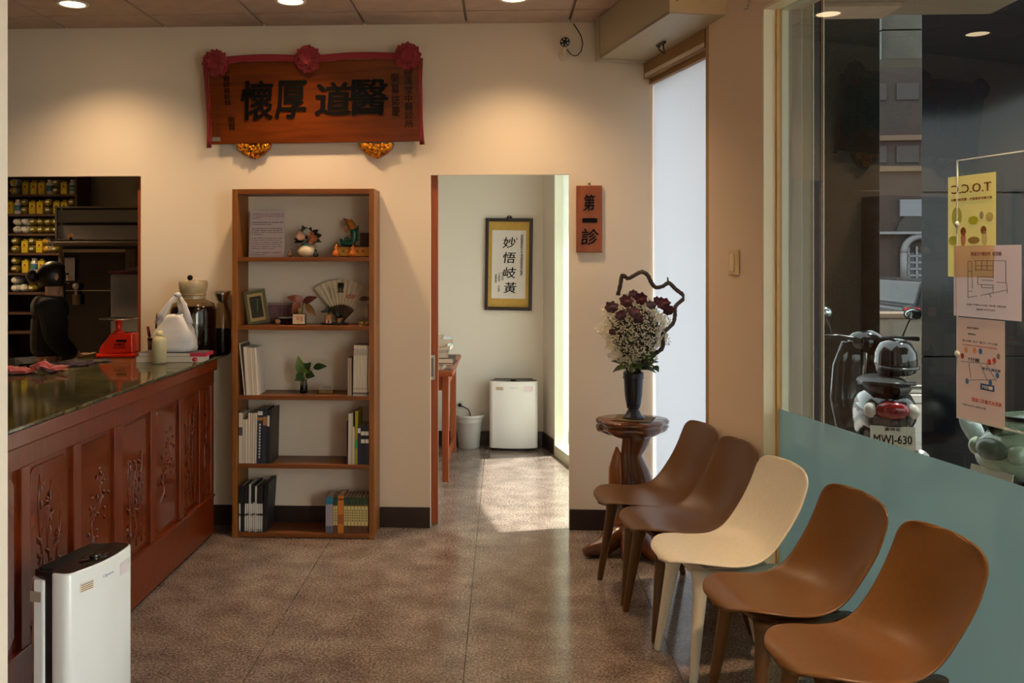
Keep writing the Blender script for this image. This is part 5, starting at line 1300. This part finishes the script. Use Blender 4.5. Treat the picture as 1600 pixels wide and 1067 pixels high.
# ---- pharmacist
def skin_body(name, joints, edges, m, parent, sub=2, root=0):
    me = bpy.data.meshes.new(name); me.from_pydata([j[0] for j in joints], edges, []); me.update()
    o = bpy.data.objects.new(name, me); COL.objects.link(o); o.parent = parent
    o.modifiers.new('skin', 'SKIN'); 
    for k, j in enumerate(joints):
        sv = me.skin_vertices[0].data[k]; r = j[1]; sv.radius = r if isinstance(r, tuple) else (r, r); sv.use_root = (k == root)
    s = o.modifiers.new('sub', 'SUBSURF'); s.levels = sub; s.render_levels = sub
    me.materials.append(m_(m)); return o
pp_ = wY(76, 600, 6.72)
ps_ = thing('person', 'person in black with hair in a bun, back turned, in the dispensary', 'person', (pp_.x, 6.72, 0), R(-58))
J = [((0, 0, .83), (.15, .10)), ((0, 0, .98), (.13, .09)), ((0, .01, 1.16), (.15, .10)), ((0, .015, 1.25), (.12, .08)), ((0, .02, 1.31), .052), ((0, .035, 1.38), .062), ((0, .045, 1.46), (.078, .095)), ((0, .03, 1.53), (.055, .065)),
     ((.19, .0, 1.225), .066), ((.26, .02, 1.00), .050), ((.19, .16, .86), .035), ((.13, .24, .85), .025),
     ((-.19, .0, 1.225), .066), ((-.26, .02, 1.00), .050), ((-.19, .16, .86), .035), ((-.13, .24, .85), .025),
     ((.09, 0, .76), .095), ((.095, .01, .44), .065), ((.095, -.01, .08), .042), ((.10, .12, .035), .035),
     ((-.09, 0, .76), .095), ((-.095, .01, .44), .065), ((-.095, -.01, .08), .042), ((-.10, .12, .035), .035)]
E = [(0, 1), (1, 2), (2, 3), (3, 4), (4, 5), (5, 6), (6, 7), (3, 8), (8, 9), (9, 10), (10, 11), (3, 12), (12, 13), (13, 14), (14, 15), (0, 16), (16, 17), (17, 18), (18, 19), (0, 20), (20, 21), (21, 22), (22, 23)]
body = skin_body('body', J, E, mat('skin', (196, 146, 116), .6), ps_)
blkc = mat('black_cloth', (16, 15, 16), .85)
def infl(j, k=1.34, a=.016): 
    r = j[1]; r = r if isinstance(r, tuple) else (r, r); return (j[0], (r[0] * k + a, r[1] * k + a))
tops = [0, 1, 2, 3, 4, 8, 9, 10, 12, 13, 14]
mp_ = {v: k for k, v in enumerate(tops)}
skin_body('shirt', [infl(J[k]) for k in tops], [(mp_[a], mp_[b]) for a, b in E if a in mp_ and b in mp_], blkc, ps_)
legs = [0, 16, 17, 18, 20, 21, 22]; mp2 = {v: k for k, v in enumerate(legs)}
skin_body('trousers', [infl(J[k]) for k in legs], [(mp2[a], mp2[b]) for a, b in E if a in mp2 and b in mp2], mat('black_trousers', (14, 14, 18), .85), ps_)
for sx in (1, -1): MB().ball((sx * .10, .06, .045), (.05, .13, .045), 12, 8).build('shoe', 'black', ps_)
hair = mat('hair_black', (10, 8, 8), .4)
hr = MB()
rows = []
for i in range(9):
    e_ = R(-38 + 128 * i / 8); row = []
    for k in range(18):
        a = 2 * math.pi * k / 18
        fr_cut = 1.0 if math.sin(a) < .35 or e_ > R(38) else .80
        row.append(Vector((.094 * math.cos(e_) * math.cos(a), .030 + .115 * math.cos(e_) * math.sin(a) * fr_cut, 1.455 + .118 * math.sin(e_))))
    rows.append(row)
hr.grid(rows, closed=True); hr.build('hair', hair, ps_)
MB().ball((0, -.115, 1.46), (.05, .042, .05), 14, 10).build('hair_bun', hair, ps_)
fc_ = MB(); fc_.ball((0, .148, 1.445), (.012, .018, .016), 8, 6)
fc_.build('nose', mat('skin'), ps_)
for sx in (1, -1): MB().ball((sx * .088, .045, 1.455), (.010, .018, .028), 8, 6).build('ear', mat('skin'), ps_)
for sx in (1, -1): MB().ball((sx * .030, .131, 1.475), (.012, .007, .008), 8, 6).build('eye', 'ink', ps_)
MB().ball((0, .136, 1.405), (.022, .008, .006), 8, 6).build('mouth', mat('lips', (150, 80, 74), .5), ps_)
def hand(sx):
    h0 = Vector((sx * .13, .24, .85)); b = MB()
    b.ball(h0 + Vector((0, .035, -.005)), (.036, .042, .016), 10, 6)
    for k in range(4):
        f0 = h0 + Vector((sx * (.026 - .0175 * k), .068, -.004)); L = (.065, .075, .07, .055)[k]
        b.tube([f0, f0 + Vector((0, L * .5, .004)), f0 + Vector((0, L * .85, -.012)), f0 + Vector((0, L, -.03))], [.0095, .009, .008, .006], 8)
    t0 = h0 + Vector((-sx * .030, .02, -.004)); b.tube([t0, t0 + Vector((-sx * .022, .025, 0)), t0 + Vector((-sx * .026, .05, -.012))], [.011, .010, .007], 8)
    b.build('hand', mat('skin'), ps_)
hand(1); hand(-1)

# ================================================================== NOTICES ON THE STREET GLASS
def glass_sheet(name, label, x0_, x1_, yt, yb__, o_, m, cat='poster', ref=None):
    """paper held against the glass: edges given on the glass plane"""
    sa, sb__ = fs(x0_, o_), fs(x1_, o_)
    xr = ref or x0_
    ht, hb = fh(xr, yt, o_), fh(xr, yb__, o_)
    t = front(name, label, cat, s=(sa + sb__) / 2, o=o_, h=hb)
    return t, sb__ - sa, ht - hb
hol = front('acrylic_holder', 'clear acrylic sheet holder fixed on the inside of the street window', 'poster holder', s=fs(1488, -.03), o=-.012, h=fh(1488, 653, -.03))
HW, HHt = 1.05, fh(1488, 250, -.03) - fh(1488, 653, -.03)
acr = pane_mat('acrylic', (238, 240, 238), 0.02, ior=1.3)
MB().quad(0, HW, 0, HHt, .001).build('sheet', acr, hol, fix=False)
edg = mat('acrylic_edge', (226, 232, 226), .15, trans=.3)
for a_, b_ in (((0, 0), (.004, HHt)), ((.004, HHt - .004), (HW, HHt)), ((.004, 0), (HW, .006)), ((.31, .006), (.313, .52))):
    MB().b2((a_[0], -.004, a_[1]), (b_[0], -.0002, b_[1])).build('edge', edg, hol)
for z_ in (.25 * HHt, .75 * HHt): MB().cyl((.006, -.008, z_), (.006, -.0042, z_), .010, n=12).build('suction_cup', edg, hol)
# yellow poster, printed on the street side
def thinpaper(name, col, gl):
    return pane_mat(name, col, 0.6, glow=gl, translucent=1.0, ior=1.05)
yp = thinpaper('yellow_paper', (236, 214, 140), (240, 214, 132))
t, w_, h_ = glass_sheet('yellow_poster', 'pale yellow health notice on the window showing through in mirror writing', 1481, 1556, 277, 432, -.0145, yp, ref=1484)
MB().quad(-w_ / 2, w_ / 2, 0, h_, .0006).build('sheet', yp, t, fix=False)
sh_ = mat('yp_red', (196, 150, 96), .8)
text('lettering', 'T.O.C.C', .1, t, (0, -.0005, h_ * .87), thinpaper('yp_title', (190, 120, 70), (190, 120, 70)), depth=.0005, mirror=True, fit=(w_ * .82, h_ * .085), bold=.02)
text('lettering', '請主動告知旅遊史・職業別接觸史', .1, t, (0, -.0005, h_ * .765), thinpaper('yp_line', (170, 80, 50), (170, 80, 50)), depth=.0005, mirror=True, fit=(w_ * .86, h_ * .028), bold=.02)
def blob(x, z, rx, rz_, c, nm_='drawing'):
    rx, rz_ = (rx * .5, rz_ * .5) if nm_ == 'drawing' else (rx, rz_)
    MB().add([(rx * math.cos(k * .3927), rz_ * math.sin(k * .3927), 0) for k in range(16)], [tuple(range(16))]).xf(Matrix.Translation((x * w_, -.0006, z * h_)) @ Matrix.Rotation(R(90), 4, 'X')).build(nm_, thinpaper('yp_%d_%d_%d' % c, c, c) if nm_ == 'drawing' else mat('mk_%d_%d_%d' % c, c, .8), t)
blob(-.30, .60, .045, .06, (186, 190, 120)); blob(.05, .555, .042, .026, (186, 186, 70)); blob(.22, .60, .016, .024, (170, 160, 150)); blob(.38, .58, .03, .028, (196, 184, 140))
blob(-.16, .45, .024, .026, (150, 96, 70)); blob(-.16, .375, .022, .045, (200, 140, 130)); blob(.26, .455, .024, .026, (150, 96, 70)); blob(.28, .38, .024, .045, (214, 200, 160)); blob(-.38, .36, .04, .03, (186, 190, 100)); blob(.06, .36, .05, .022, (160, 130, 90))
# floor plan
pp1 = thinpaper('plan_paper', (214, 190, 186), (214, 184, 180))
t, w_, h_ = glass_sheet('floor_plan_notice', 'pinkish sheet with a printed floor plan overlapping the yellow poster', 1490, 1596, 384, 493, -.019, pp1, ref=1493)
MB().quad(-w_ / 2, w_ / 2, 0, h_, .0006).build('sheet', pp1, t, fix=False)
dkr = mat('plan_title', (110, 50, 50), .7); dkl = mat('plan_line', (70, 58, 62), .7)
text('lettering', '德滿堂中醫診所  配置圖', .1, t, (0, -.0004, h_ * .885), dkr, depth=.0005, fit=(w_ * .45, h_ * .055), bold=.02)
text('lettering', '高雄市苓雅區中正路八號1樓 中醫診所', .1, t, (0, -.0004, h_ * .175), dkl, depth=.0005, fit=(w_ * .58, h_ * .028))
text('lettering', '總面積 98 平方公尺', .1, t, (0, -.0004, h_ * .115), dkl, depth=.0005, fit=(w_ * .28, h_ * .03))
def pln(x0_, z0_, x1_, z1_, th=.0016):
    a, b = Vector((x0_ * w_, -.0006, z0_ * h_)), Vector((x1_ * w_, -.0006, z1_ * h_)); d = b - a
    MB().box((a + b) / 2, (d.length, .0006, th), (0, -math.atan2(d.z, d.x), 0)).build('plan_line', dkl, t)
for q in ((-.27, .78, -.21, .78), (-.27, .78, -.27, .27), (-.21, .78, -.20, .40), (-.27, .64, -.21, .64), (-.27, .36, -.20, .36), (-.27, .27, -.13, .30), (-.07, .31, .30, .40), (-.18, .79, .29, .79), (.29, .79, .29, .50), (.11, .79, .11, .55), (.16, .50, .29, .50), (.30, .50, .31, .36), (-.12, .57, .11, .57), (-.12, .57, -.12, .46), (-.06, .52, .11, .52), (-.12, .46, .11, .46), (-.06, .46, -.06, .42), (-.06, .42, .11, .42), (.11, .46, .11, .36), (-.15, .72, .1, .72), (-.16, .66, .1, .66), (-.15, .79, -.15, .64), (-.06, .79, -.06, .66), (.02, .79, .02, .66), (.05, .34, .08, .29)): pln(*q)
# map
mp3 = thinpaper('map_paper', (206, 168, 150), (206, 166, 148))
t, w_, h_ = glass_sheet('map_notice', 'long pinkish sheet with a printed street map below the floor plan', 1494, 1570, 495, 652, -.016, mp3, ref=1495)
MB().quad(-w_ / 2, w_ / 2, 0, h_, .0006).build('sheet', mp3, t, fix=False)
bl_ = mat('map_blue', (40, 70, 120), .7); rd_ = mat('map_red', (180, 70, 30), .7)
text('lettering', '7分鐘', .1, t, (-.12 * w_, -.0004, .60 * h_), dkl, depth=.0005, fit=(w_ * .24, h_ * .038), bold=.03)
MB().b2((.02 * w_, -.0008, .325 * h_), (.30 * w_, -.0002, .385 * h_)).build('map_badge', bl_, t)
text('lettering', '7分鐘', .1, t, (.16 * w_, -.001, .355 * h_), mat('map_white', (214, 206, 200), .7), depth=.0004, fit=(w_ * .22, h_ * .035), bold=.03)
text('lettering', '新光三越高雄', .1, t, (.24 * w_, -.0004, .53 * h_), bl_, depth=.0005, fit=(w_ * .36, h_ * .028), bold=.02)
text('lettering', '聖誠工房義式冰淇淋', .1, t, (.14 * w_, -.0004, .215 * h_), rd_, depth=.0005, fit=(w_ * .60, h_ * .040), bold=.02)
text('lettering', '7分鐘 (500公尺) 途經中正路', .1, t, (-.12 * w_, -.0004, .145 * h_), dkl, depth=.0005, fit=(w_ * .5, h_ * .022))
text('lettering', '德滿堂中醫診所', .1, t, (-.14 * w_, -.0004, .905 * h_), dkl, depth=.0005, fit=(w_ * .24, h_ * .02), bold=.02)
text('lettering', '捷運站出口', .1, t, (-.16 * w_, -.0004, .845 * h_), dkl, depth=.0005, fit=(w_ * .16, h_ * .018), bold=.02)
text('lettering', '車7分鐘  走15  騎5分  步7分鐘', .1, t, (0, -.0004, .775 * h_), dkl, depth=.0005, fit=(w_ * .72, h_ * .022))
text('lettering', '請以現場告示及實際路況為準 開啟導航', .1, t, (0, -.0004, .735 * h_), rd_, depth=.0005, fit=(w_ * .70, h_ * .016))
for q in ((-.40, .565, .30, .585), (-.22, .56, -.18, .42), (.02, .56, .16, .42), (-.22, .395, .30, .44), (.14, .57, .34, .43)): pln(*q)
for x, z_, c in ((-.36, .62, (150, 50, 40)), (-.28, .685, (200, 120, 50)), (-.1, .69, (200, 120, 50)), (.02, .69, (60, 90, 150)), (.20, .60, (190, 50, 40)), (.38, .665, (120, 110, 100)), (-.26, .38, (60, 110, 150)), (.22, .405, (60, 110, 150)), (.36, .485, (60, 110, 150)), (.30, .62, (170, 60, 50))):
    blob(x, z_, .0075, .009, c, 'map_marker')

# ================================================================== OUTSIDE
ar = thing('guide_rail', 'cream and bronze shutter guide rails outside the window beside the pillar', 'shutter rail', fr(sC + .0, 0, 0)); ar.rotation_euler = (0, 0, FROT)
MB().b2((-.10, .122, 0), (.0, .168, 2.9)).build('rail', mat('rail_olive', (150, 132, 96), .5), ar)
MB().b2((-.10, .170, 0), (.002, .176, 2.9)).build('rail_lip', mat('rail_white', (220, 208, 184), .5), ar)
MB().b2((-.10, .178, 0), (-.004, .21, 2.9)).build('rail', mat('rail_black', (26, 22, 18), .5), ar)
MB().b2((-.10, .212, 0), (.0, .218, 2.9)).build('rail_lip', mat('rail_orange', (150, 98, 40), .5), ar)
MB().b2((-.10, .220, 0), (.002, .226, 2.9)).build('rail_lip', mat('rail_white'), ar)
MB().b2((-.42, .0, 0), (.0, .122, 2.9)).build('outer_pier', mat('outer_cream', (226, 214, 182), .6), ar)
# arcade pavement, street
struct('pavement', MB().b2((-3, -9, -.12), (2.9, 4, -.03)).xf(Matrix.Translation((0, 0, 0))), mat('paving_dark', (92, 86, 80), .6, noise=(12, .2)))
bpy.data.objects['pavement'].parent = None
pv = bpy.data.objects['pavement']
pv.data.transform(Matrix.Identity(4))
for v in pv.data.vertices:
    s_, o__ = v.co.y, v.co.x
    q = fr(4 - (s_ - 4) * 1.0 - 4.0, .13 if o__ < 0 else 4.6, v.co.z); v.co = q
def obox(s0, s1, o0, o1, h0, h1):
    b = MB()
    vs = [fr(s, o, h) for h in (h0, h1) for s, o in ((s0, o0), (s1, o0), (s1, o1), (s0, o1))]
    return b.add(vs, [(3, 2, 1, 0), (4, 5, 6, 7), (0, 1, 5, 4), (1, 2, 6, 5), (2, 3, 7, 6), (3, 0, 4, 7)])
bpy.data.objects.remove(pv)
struct('pavement', obox(-7, 12, .13, 4.4, -.15, -.03), mat('paving_dark'))
struct('street', obox(-60, 40, 4.4, 60, -.30, -.12), mat('asphalt', (112, 104, 98), .8, noise=(20, .15)))
struct('sun_blocker', obox(-.02, sB, .13, 1.55, 3.30, 3.42), mat('sun_blocker_grey', (150, 146, 140), .7))  # unseen slab, added to keep direct sun off the far frosted pane
struct('arcade_ceiling', obox(sB + .0, SD, .13, 4.4, 3.30, 3.9), mat('soffit', (96, 90, 84), .8))
stn = granite('dark_stone', [(14, 16, 14), (24, 26, 22), (36, 38, 32)], 140, 0.08)
def column(label, pxa, pxb, z_, dp, hts, m, top=4.6, lean=.42):
    t = thing('stone_column', label, 'column', (0, 0, 0))
    A, B_ = cw((pxa - CX) / F * z_, z_), cw((pxb - CX) / F * z_, z_)
    fw_ = cw(0, 1)
    C_, D_ = B_ + (fw_ - cw(.05, 0)) * dp, A + (fw_ + cw(lean, 0)) * dp
    lo = -.03
    for hi in hts + [top]:
        b = MB(); vs = [Vector((q.x, q.y, h)) for h in (lo, hi - .006) for q in (A, B_, C_, D_)]
        b.add(vs, [(3, 2, 1, 0), (4, 5, 6, 7), (0, 1, 5, 4), (1, 2, 6, 5), (2, 3, 7, 6), (3, 0, 4, 7)]).build('stone_panel', m, t, bevel=.004); lo = hi
    return t
def hz(py, z_): return H - (py - 400) * z_ / F
column('dark polished stone column outside, beside the shutter rails', 1281, 1375, 8.0, .5, [.55, hz(297, 8.0)], stn)
column('wide black stone column outside behind the window posters', 1440, 1640, 6.5, .45, [.9, hz(300, 6.5)], granite('black_stone', [(10, 11, 13), (16, 18, 22), (24, 26, 32)], 140, 0.1), lean=.56)
lb_ = thing('granite_lintel', 'speckled grey granite lintel across the stone columns outside', 'lintel', (0, 0, 0))
grn_ = granite('grey_granite', [(44, 42, 36), (78, 74, 66), (112, 106, 94)], 120, .4)
for y0_, y1_ in ((92, 47), (46, 5), (4, -40)):
    A, B_ = wz(1378, y0_, 8.35), wz(1462, y0_, 8.35); z1_ = wz(1360, y1_, 8.35).z - .006
    MB().b2((A.x, A.y, A.z), (B_.x, A.y + .4, z1_)).build('granite_block', grn_, lb_, bevel=.004)
# planter wall, crossing stripes, hedge, building
pwl = wz(1408, 520, 12.0)
pl2 = thing('planter_wall', 'low pale concrete planter wall across the pavement', 'wall', (pwl.x, pwl.y, -.12))
MB().b2((-1.3, 0, 0), (1.3, .4, hz(497, 12) + .12)).build('block', mat('concrete', (120, 110, 98), .8, noise=(4, .25)), pl2, bevel=.02)
MB().b2((-1.34, -.03, hz(497, 12) + .12), (1.34, .43, hz(493, 12) + .15)).build('coping', mat('coping', (120, 96, 80), .7), pl2, bevel=.01)
for k, yy in enumerate((551, 563, 575, 588, 603, 618)):
    q = wH(1408, yy, -.03)
    if True:
        t = MB().box((0, 0, .004), (1.2, .10 + .0 * k, .008)).build('crossing_stripe', mat('stripe_white', (176, 168, 156), .7))
        t.location = (q.x, q.y, -.03); tag(t, 'pale stripe on the pavement outside, %s from the planter wall' % ORD[k], 'road marking', 'pale pavement stripes')
cr = wz(1408, 455, 24)
hd = thing('hedge', 'clipped green hedge along the far side of the street', 'hedge', (cr.x, cr.y, -.15))
rg = random.Random(21); b = MB()
for k in range(260):
    c_ = Vector((rg.uniform(-3, 3), rg.uniform(-.3, .3), rg.uniform(.15, 1.0))); d = Vector((rg.uniform(-1, 1), rg.uniform(-1, .2), rg.uniform(-.3, 1))).normalized() * .3
    b.leaf(c_, c_ + d, .16, n=2)
o = b.build('foliage', mat('hedge_green', (58, 76, 36), .7), hd); o['kind'] = 'stuff'
MB().b2((-3, -.25, 0), (3, .25, .9)).build('core', mat('hedge_core', (30, 40, 20), .9), hd)
# far building with an arched window
zf = 30.0
bc_ = wz(1410, 400, zf)
bd = thing('far_building', 'pale building across the street with a white arched window', 'building', (bc_.x, bc_.y, -.15), R(-6))
k_ = zf / F
def bz(py): return H + .15 + (400 - py) * k_
wbm = mat('far_wall', (60, 49, 46), .8, noise=(2, .1))
MB().b2((-6, 0, 0), (6, .5, bz(40))).build('wall', wbm, bd)
ax_ = (1436 - 1410) * k_
arch = [(ax_ + r_ * math.cos(R(180 - 180 * k / 16)), r_ * math.sin(R(180 - 180 * k / 16))) for r_ in (36 * k_,) for k in range(17)]
base_a = bz(365)
MB().prism([(x, z_ + base_a) for x, z_ in arch], -.10, 0, 'y').build('arch_recess', mat('arch_dark', (54, 50, 50), .7), bd)
wfr = mat('arch_white', (128, 126, 130), .6)
b = MB()
for r_, z0_ in ((26 * k_, bz(395)),):
    b.tube([(ax_ + r_ * math.cos(R(180 - 180 * k / 16)), -.12, z0_ + r_ * math.sin(R(180 - 180 * k / 16))) for k in range(17)], .11, 8)
    for sx in (-1, 1): b.tube([(ax_ + sx * r_, -.12, z0_), (ax_ + sx * r_, -.12, bz(437))], .11, 8)
wnd = b.build('window_frame', wfr, bd)
MB().b2((ax_ - 25 * k_, -.02, bz(437)), (ax_ + 25 * k_, -.01, bz(395))).build('pane', mat('far_glass', (70, 74, 84), .2), wnd)
for k in range(4): MB().b2((ax_ - 25 * k_, -.09, bz(400 + k * 10) - .03), (ax_ + 25 * k_, -.03, bz(400 + k * 10) + .03)).build('glazing_bar', wfr, wnd)
for k in range(4): MB().b2((ax_ - 18 * k_ + k * 12 * k_ - .03, -.09, bz(437)), (ax_ - 18 * k_ + k * 12 * k_ + .03, -.03, bz(385))).build('glazing_bar', wfr, wnd)
MB().b2((-6, -.25, bz(366)), (6, 0, bz(362))).build('cornice', wfr, bd)
MB().b2((-.1, -.12, bz(338)), (ax_ + .7, -.02, bz(312))).build('sign_panel', mat('far_panel', (120, 120, 128), .6), bd)
for yy in (216, 264): MB().b2((-6, -.18, bz(yy + 4)), (6, 0, bz(yy - 4))).build('balcony_edge', mat('far_edge', (104, 84, 66), .7), bd)
for k in range(3):
    for yy in (130, 228): MB().b2((-1.2 + k * 1.0, -.05, bz(yy + 26)), (-.5 + k * 1.0, -.01, bz(yy))).build('window', mat('far_win', (52, 42, 40), .4), bd)
# a parked car far off
cc_ = wz(1436, 470, 17.5)
car = thing('parked_car', 'dark car parked far across the street with a red tail light', 'car', (cc_.x + .55, cc_.y, -.12), R(0))
dkc = mat('car_dark', (26, 26, 30), .25)
MB().prism([(-.85, .25), (.85, .25), (.85, .75), (.62, .80), (.50, 1.25), (-.50, 1.25), (-.62, .80), (-.85, .75)], 0, 3.8, 'y').build('body', dkc, car, bevel=.06)
MB().prism([(-.56, .84), (.56, .84), (.46, 1.2), (-.46, 1.2)], -.02, 0, 'y').build('rear_window', mat('car_glass', (40, 46, 52), .08), car)
for sx in (-1, 1):
    MB().b2((sx * .68 - .14, -.03, .60), (sx * .68 + .14, 0, .74)).build('tail_light', mat('tail_red', (200, 30, 20), .3, emit=((255, 50, 30), 1.2)), car)
    for y in (.7, 3.0): MB().cyl((sx * .72, y, .28), (sx * .88, y, .28), .28, n=18).build('wheel', 'black', car)
# ---- scooters
def scooter(label, loc, rz, m_body, m_seat, m_tail, kind=0):
    """local +y is forward; the tail faces -y"""
    t = thing('motor_scooter', label, 'scooter', loc, rz)
    for y, nm_ in ((-.45, 'rear_wheel'), (.75, 'front_wheel')):
        MB().lathe([(.13, -.05), (.21, -.055), (.24, -.03), (.245, 0), (.24, .03), (.21, .055), (.13, .05)], n=26).xf(Matrix.Translation((0, y, .245)) @ Matrix.Rotation(R(90), 4, 'Y')).build(nm_, 'black', t)
        MB().cyl((-.05, y, .245), (.05, y, .245), .13, n=18).build('wheel_hub', 'steel', t)
    # rear body: rounded shell
    rows = []
    for y, w_, z0_, z1_ in ((-.74, .04, .60, .66), (-.72, .11, .55, .72), (-.62, .16, .50, .77), (-.45, .18, .48, .78), (-.2, .18, .42, .76), (.0, .16, .34, .70), (.12, .13, .30, .55)):
        zc, hz_ = (z0_ + z1_) / 2, (z1_ - z0_) / 2
        rows.append([Vector((w_ * math.copysign(abs(math.cos(a)) ** .8, math.cos(a)), y, zc + hz_ * math.copysign(abs(math.sin(a)) ** .8, math.sin(a)))) for a in [2 * math.pi * k / 20 for k in range(20)]])
    b = MB(); b.grid(rows, closed=True); b.f.append(list(range(20))); b.smooth.append(True); b.f.append([6 * 20 + k for k in range(20)]); b.smooth.append(True)
    b.build('rear_body', m_body, t)
    rows = [[Vector((w_ * math.cos(a), y, z_ + .05 * math.sin(a))) for a in [2 * math.pi * k / 16 for k in range(16)]] for y, w_, z_ in ((-.70, .05, .78), (-.62, .13, .79), (-.3, .15, .79), (.0, .13, .76), (.10, .06, .74))]
    MB().grid(rows, closed=True).build('seat', m_seat, t)
    MB().b2((-.15, .1, .28), (.15, .48, .34)).build('footboard', 'black', t, bevel=.02)
    rows = [[Vector((x * w_, y + .10 * (1 - x * x) * .8, z_)) for x in (-1, -.6, -.2, .2, .6, 1)] for y, w_, z_ in ((.46, .20, .32), (.50, .24, .55), (.50, .22, .80), (.46, .16, .98))]
    o = MB().grid(rows).build('leg_shield', m_body, t, fix=False); s = o.modifiers.new('s', 'SOLIDIFY'); s.thickness = .03
    MB().tube([(0, .75, .245), (0, .58, .75), (0, .50, 1.0)], .025, 8).build('fork', 'steel', t)
    MB().tube([(-.34, .36, 1.03), (-.2, .46, 1.03), (0, .48, 1.0), (.2, .46, 1.03), (.34, .36, 1.03)], .016, 8).build('handlebar', 'black', t)
    MB().ball((0, .52, .99), (.13, .11, .09), 14, 8).build('headlight_cowl', m_body, t)
    for sx in (-1, 1):
        q = MB().tube([(sx * .24, .44, 1.03), (sx * .28, .44, 1.14), (sx * .30, .43, 1.18)], .006, 6).build('mirror_stalk', 'black', t)
        MB().ball((sx * .31, .42, 1.21), (.065, .02, .045), 12, 8).build('mirror', 'black', q)
        MB().ball((sx * .31, .405, 1.21), (.055, .012, .037), 12, 8).build('mirror_glass', mat('mirror', (220, 235, 240), .03, metal=1), q)
    MB().ball((0, -.715, .66), (.105, .05, .06), 14, 8).build('tail_light', m_tail, t)
    for sx in (-1, 1): MB().ball((sx * .12, -.685, .655), (.045, .05, .05), 12, 8).build('indicator', mat('indicator', (190, 180, 170), .15) if kind == 0 else m_body, t)
    MB().b2((-.09, -.70, .42), (.09, -.66, .56)).build('plate_bracket', 'black', t)
    pl = MB().box((0, -.735, .49), (.26, .004, .15), (R(-12), 0, 0)).build('number_plate', mat('plate_white', (214, 208, 190), .5), t)
    MB().tube([(-.13, -.2, .76), (-.15, -.6, .82), (0, -.74, .83), (.15, -.6, .82), (.13, -.2, .76)], .012, 8).build('grab_rail', 'black', t)
    MB().tube([(.12, .0, .26), (.16, -.35, .30), (.17, -.68, .36)], [.02, .05, .055], 12).build('exhaust', 'steel', t)
    return t, pl
z_ = 5.75
q = cw((1442 - CX) / F * z_, z_)
blks = mat('scooter_black', (16, 18, 22), .12, coat=.6)
sct, plate = scooter('black scooter parked outside with a number plate under its red tail light', (q.x, q.y + .73, -.03), R(-14), blks, mat('seat_black', (14, 14, 14), .5), mat('tail_dark_red', (120, 12, 18), .12, coat=.5))
text('plate_number', 'MWJ-630', .1, sct, (0, -.7395, .475), 'ink', depth=.001, fit=(.22, .07), rot=(R(78), 0, 0), bold=.02)
text('plate_number', '臺灣省', .1, sct, (0, -.727, .545), 'ink', depth=.001, fit=(.09, .02), rot=(R(78), 0, 0))
hm_ = thing('helmet', 'glossy black helmet resting on the seat of the black scooter', 'helmet', (q.x + .0, q.y + .40, .815))
MB().lathe([(.10, 0), (.125, .02), (.138, .08), (.132, .15), (.10, .21), (.05, .238), (.0, .243)], n=26, squash=(.95, 1.1)).build('shell', mat('helmet_black', (12, 12, 14), .06, coat=1), hm_)
MB().tube([(.135 * math.cos(R(a)), .15 * math.sin(R(a)) , .06 + .012 * math.sin(R(a))) for a in range(200, 345, 12)], .012, 8).build('visor_trim', mat('helmet_grey', (70, 68, 66), .2), hm_)
cv_ = thing('rain_cover', 'crumpled pale plastic sheet hanging on the side of the black scooter', 'cover', wz(1515, 672, 5.2))
MB().tube(spline([(-.05, 0, .13), (-.02, -.02, .06), (.02, -.03, -.02), (.06, -.02, -.10), (.085, 0, -.17)], 4), [.012, .022, .034, .044, .052, .056, .056, .055, .052, .047, .041, .035, .028, .022, .017, .013, .010], 12, flat=.55).build('sheet', mat('cover_cyan', (196, 210, 214), .25, bump=(18, .8)), cv_)
MB().tube([(.08, 0, -.16), (.09, -.01, -.2), (.07, 0, -.23)], .012, 6).build('tie', mat('cover_cyan'), cv_)
z_ = 4.6
q = cw((1575 - CX) / F * z_, z_)
mint = mat('scooter_mint', (160, 178, 150), .15, coat=.6)
sc2, pl2_ = scooter('pale green scooter parked outside beside the black one', (q.x + .62, q.y + .25, -.03), R(-72), mint, mat('seat_mint', (150, 170, 142), .2, coat=.5), mat('tail_olive', (96, 108, 92), .2), 1)
text('plate_number', '821-KTF', .1, sc2, (0, -.7395, .475), 'ink', depth=.001, fit=(.22, .07), rot=(R(78), 0, 0), bold=.02)
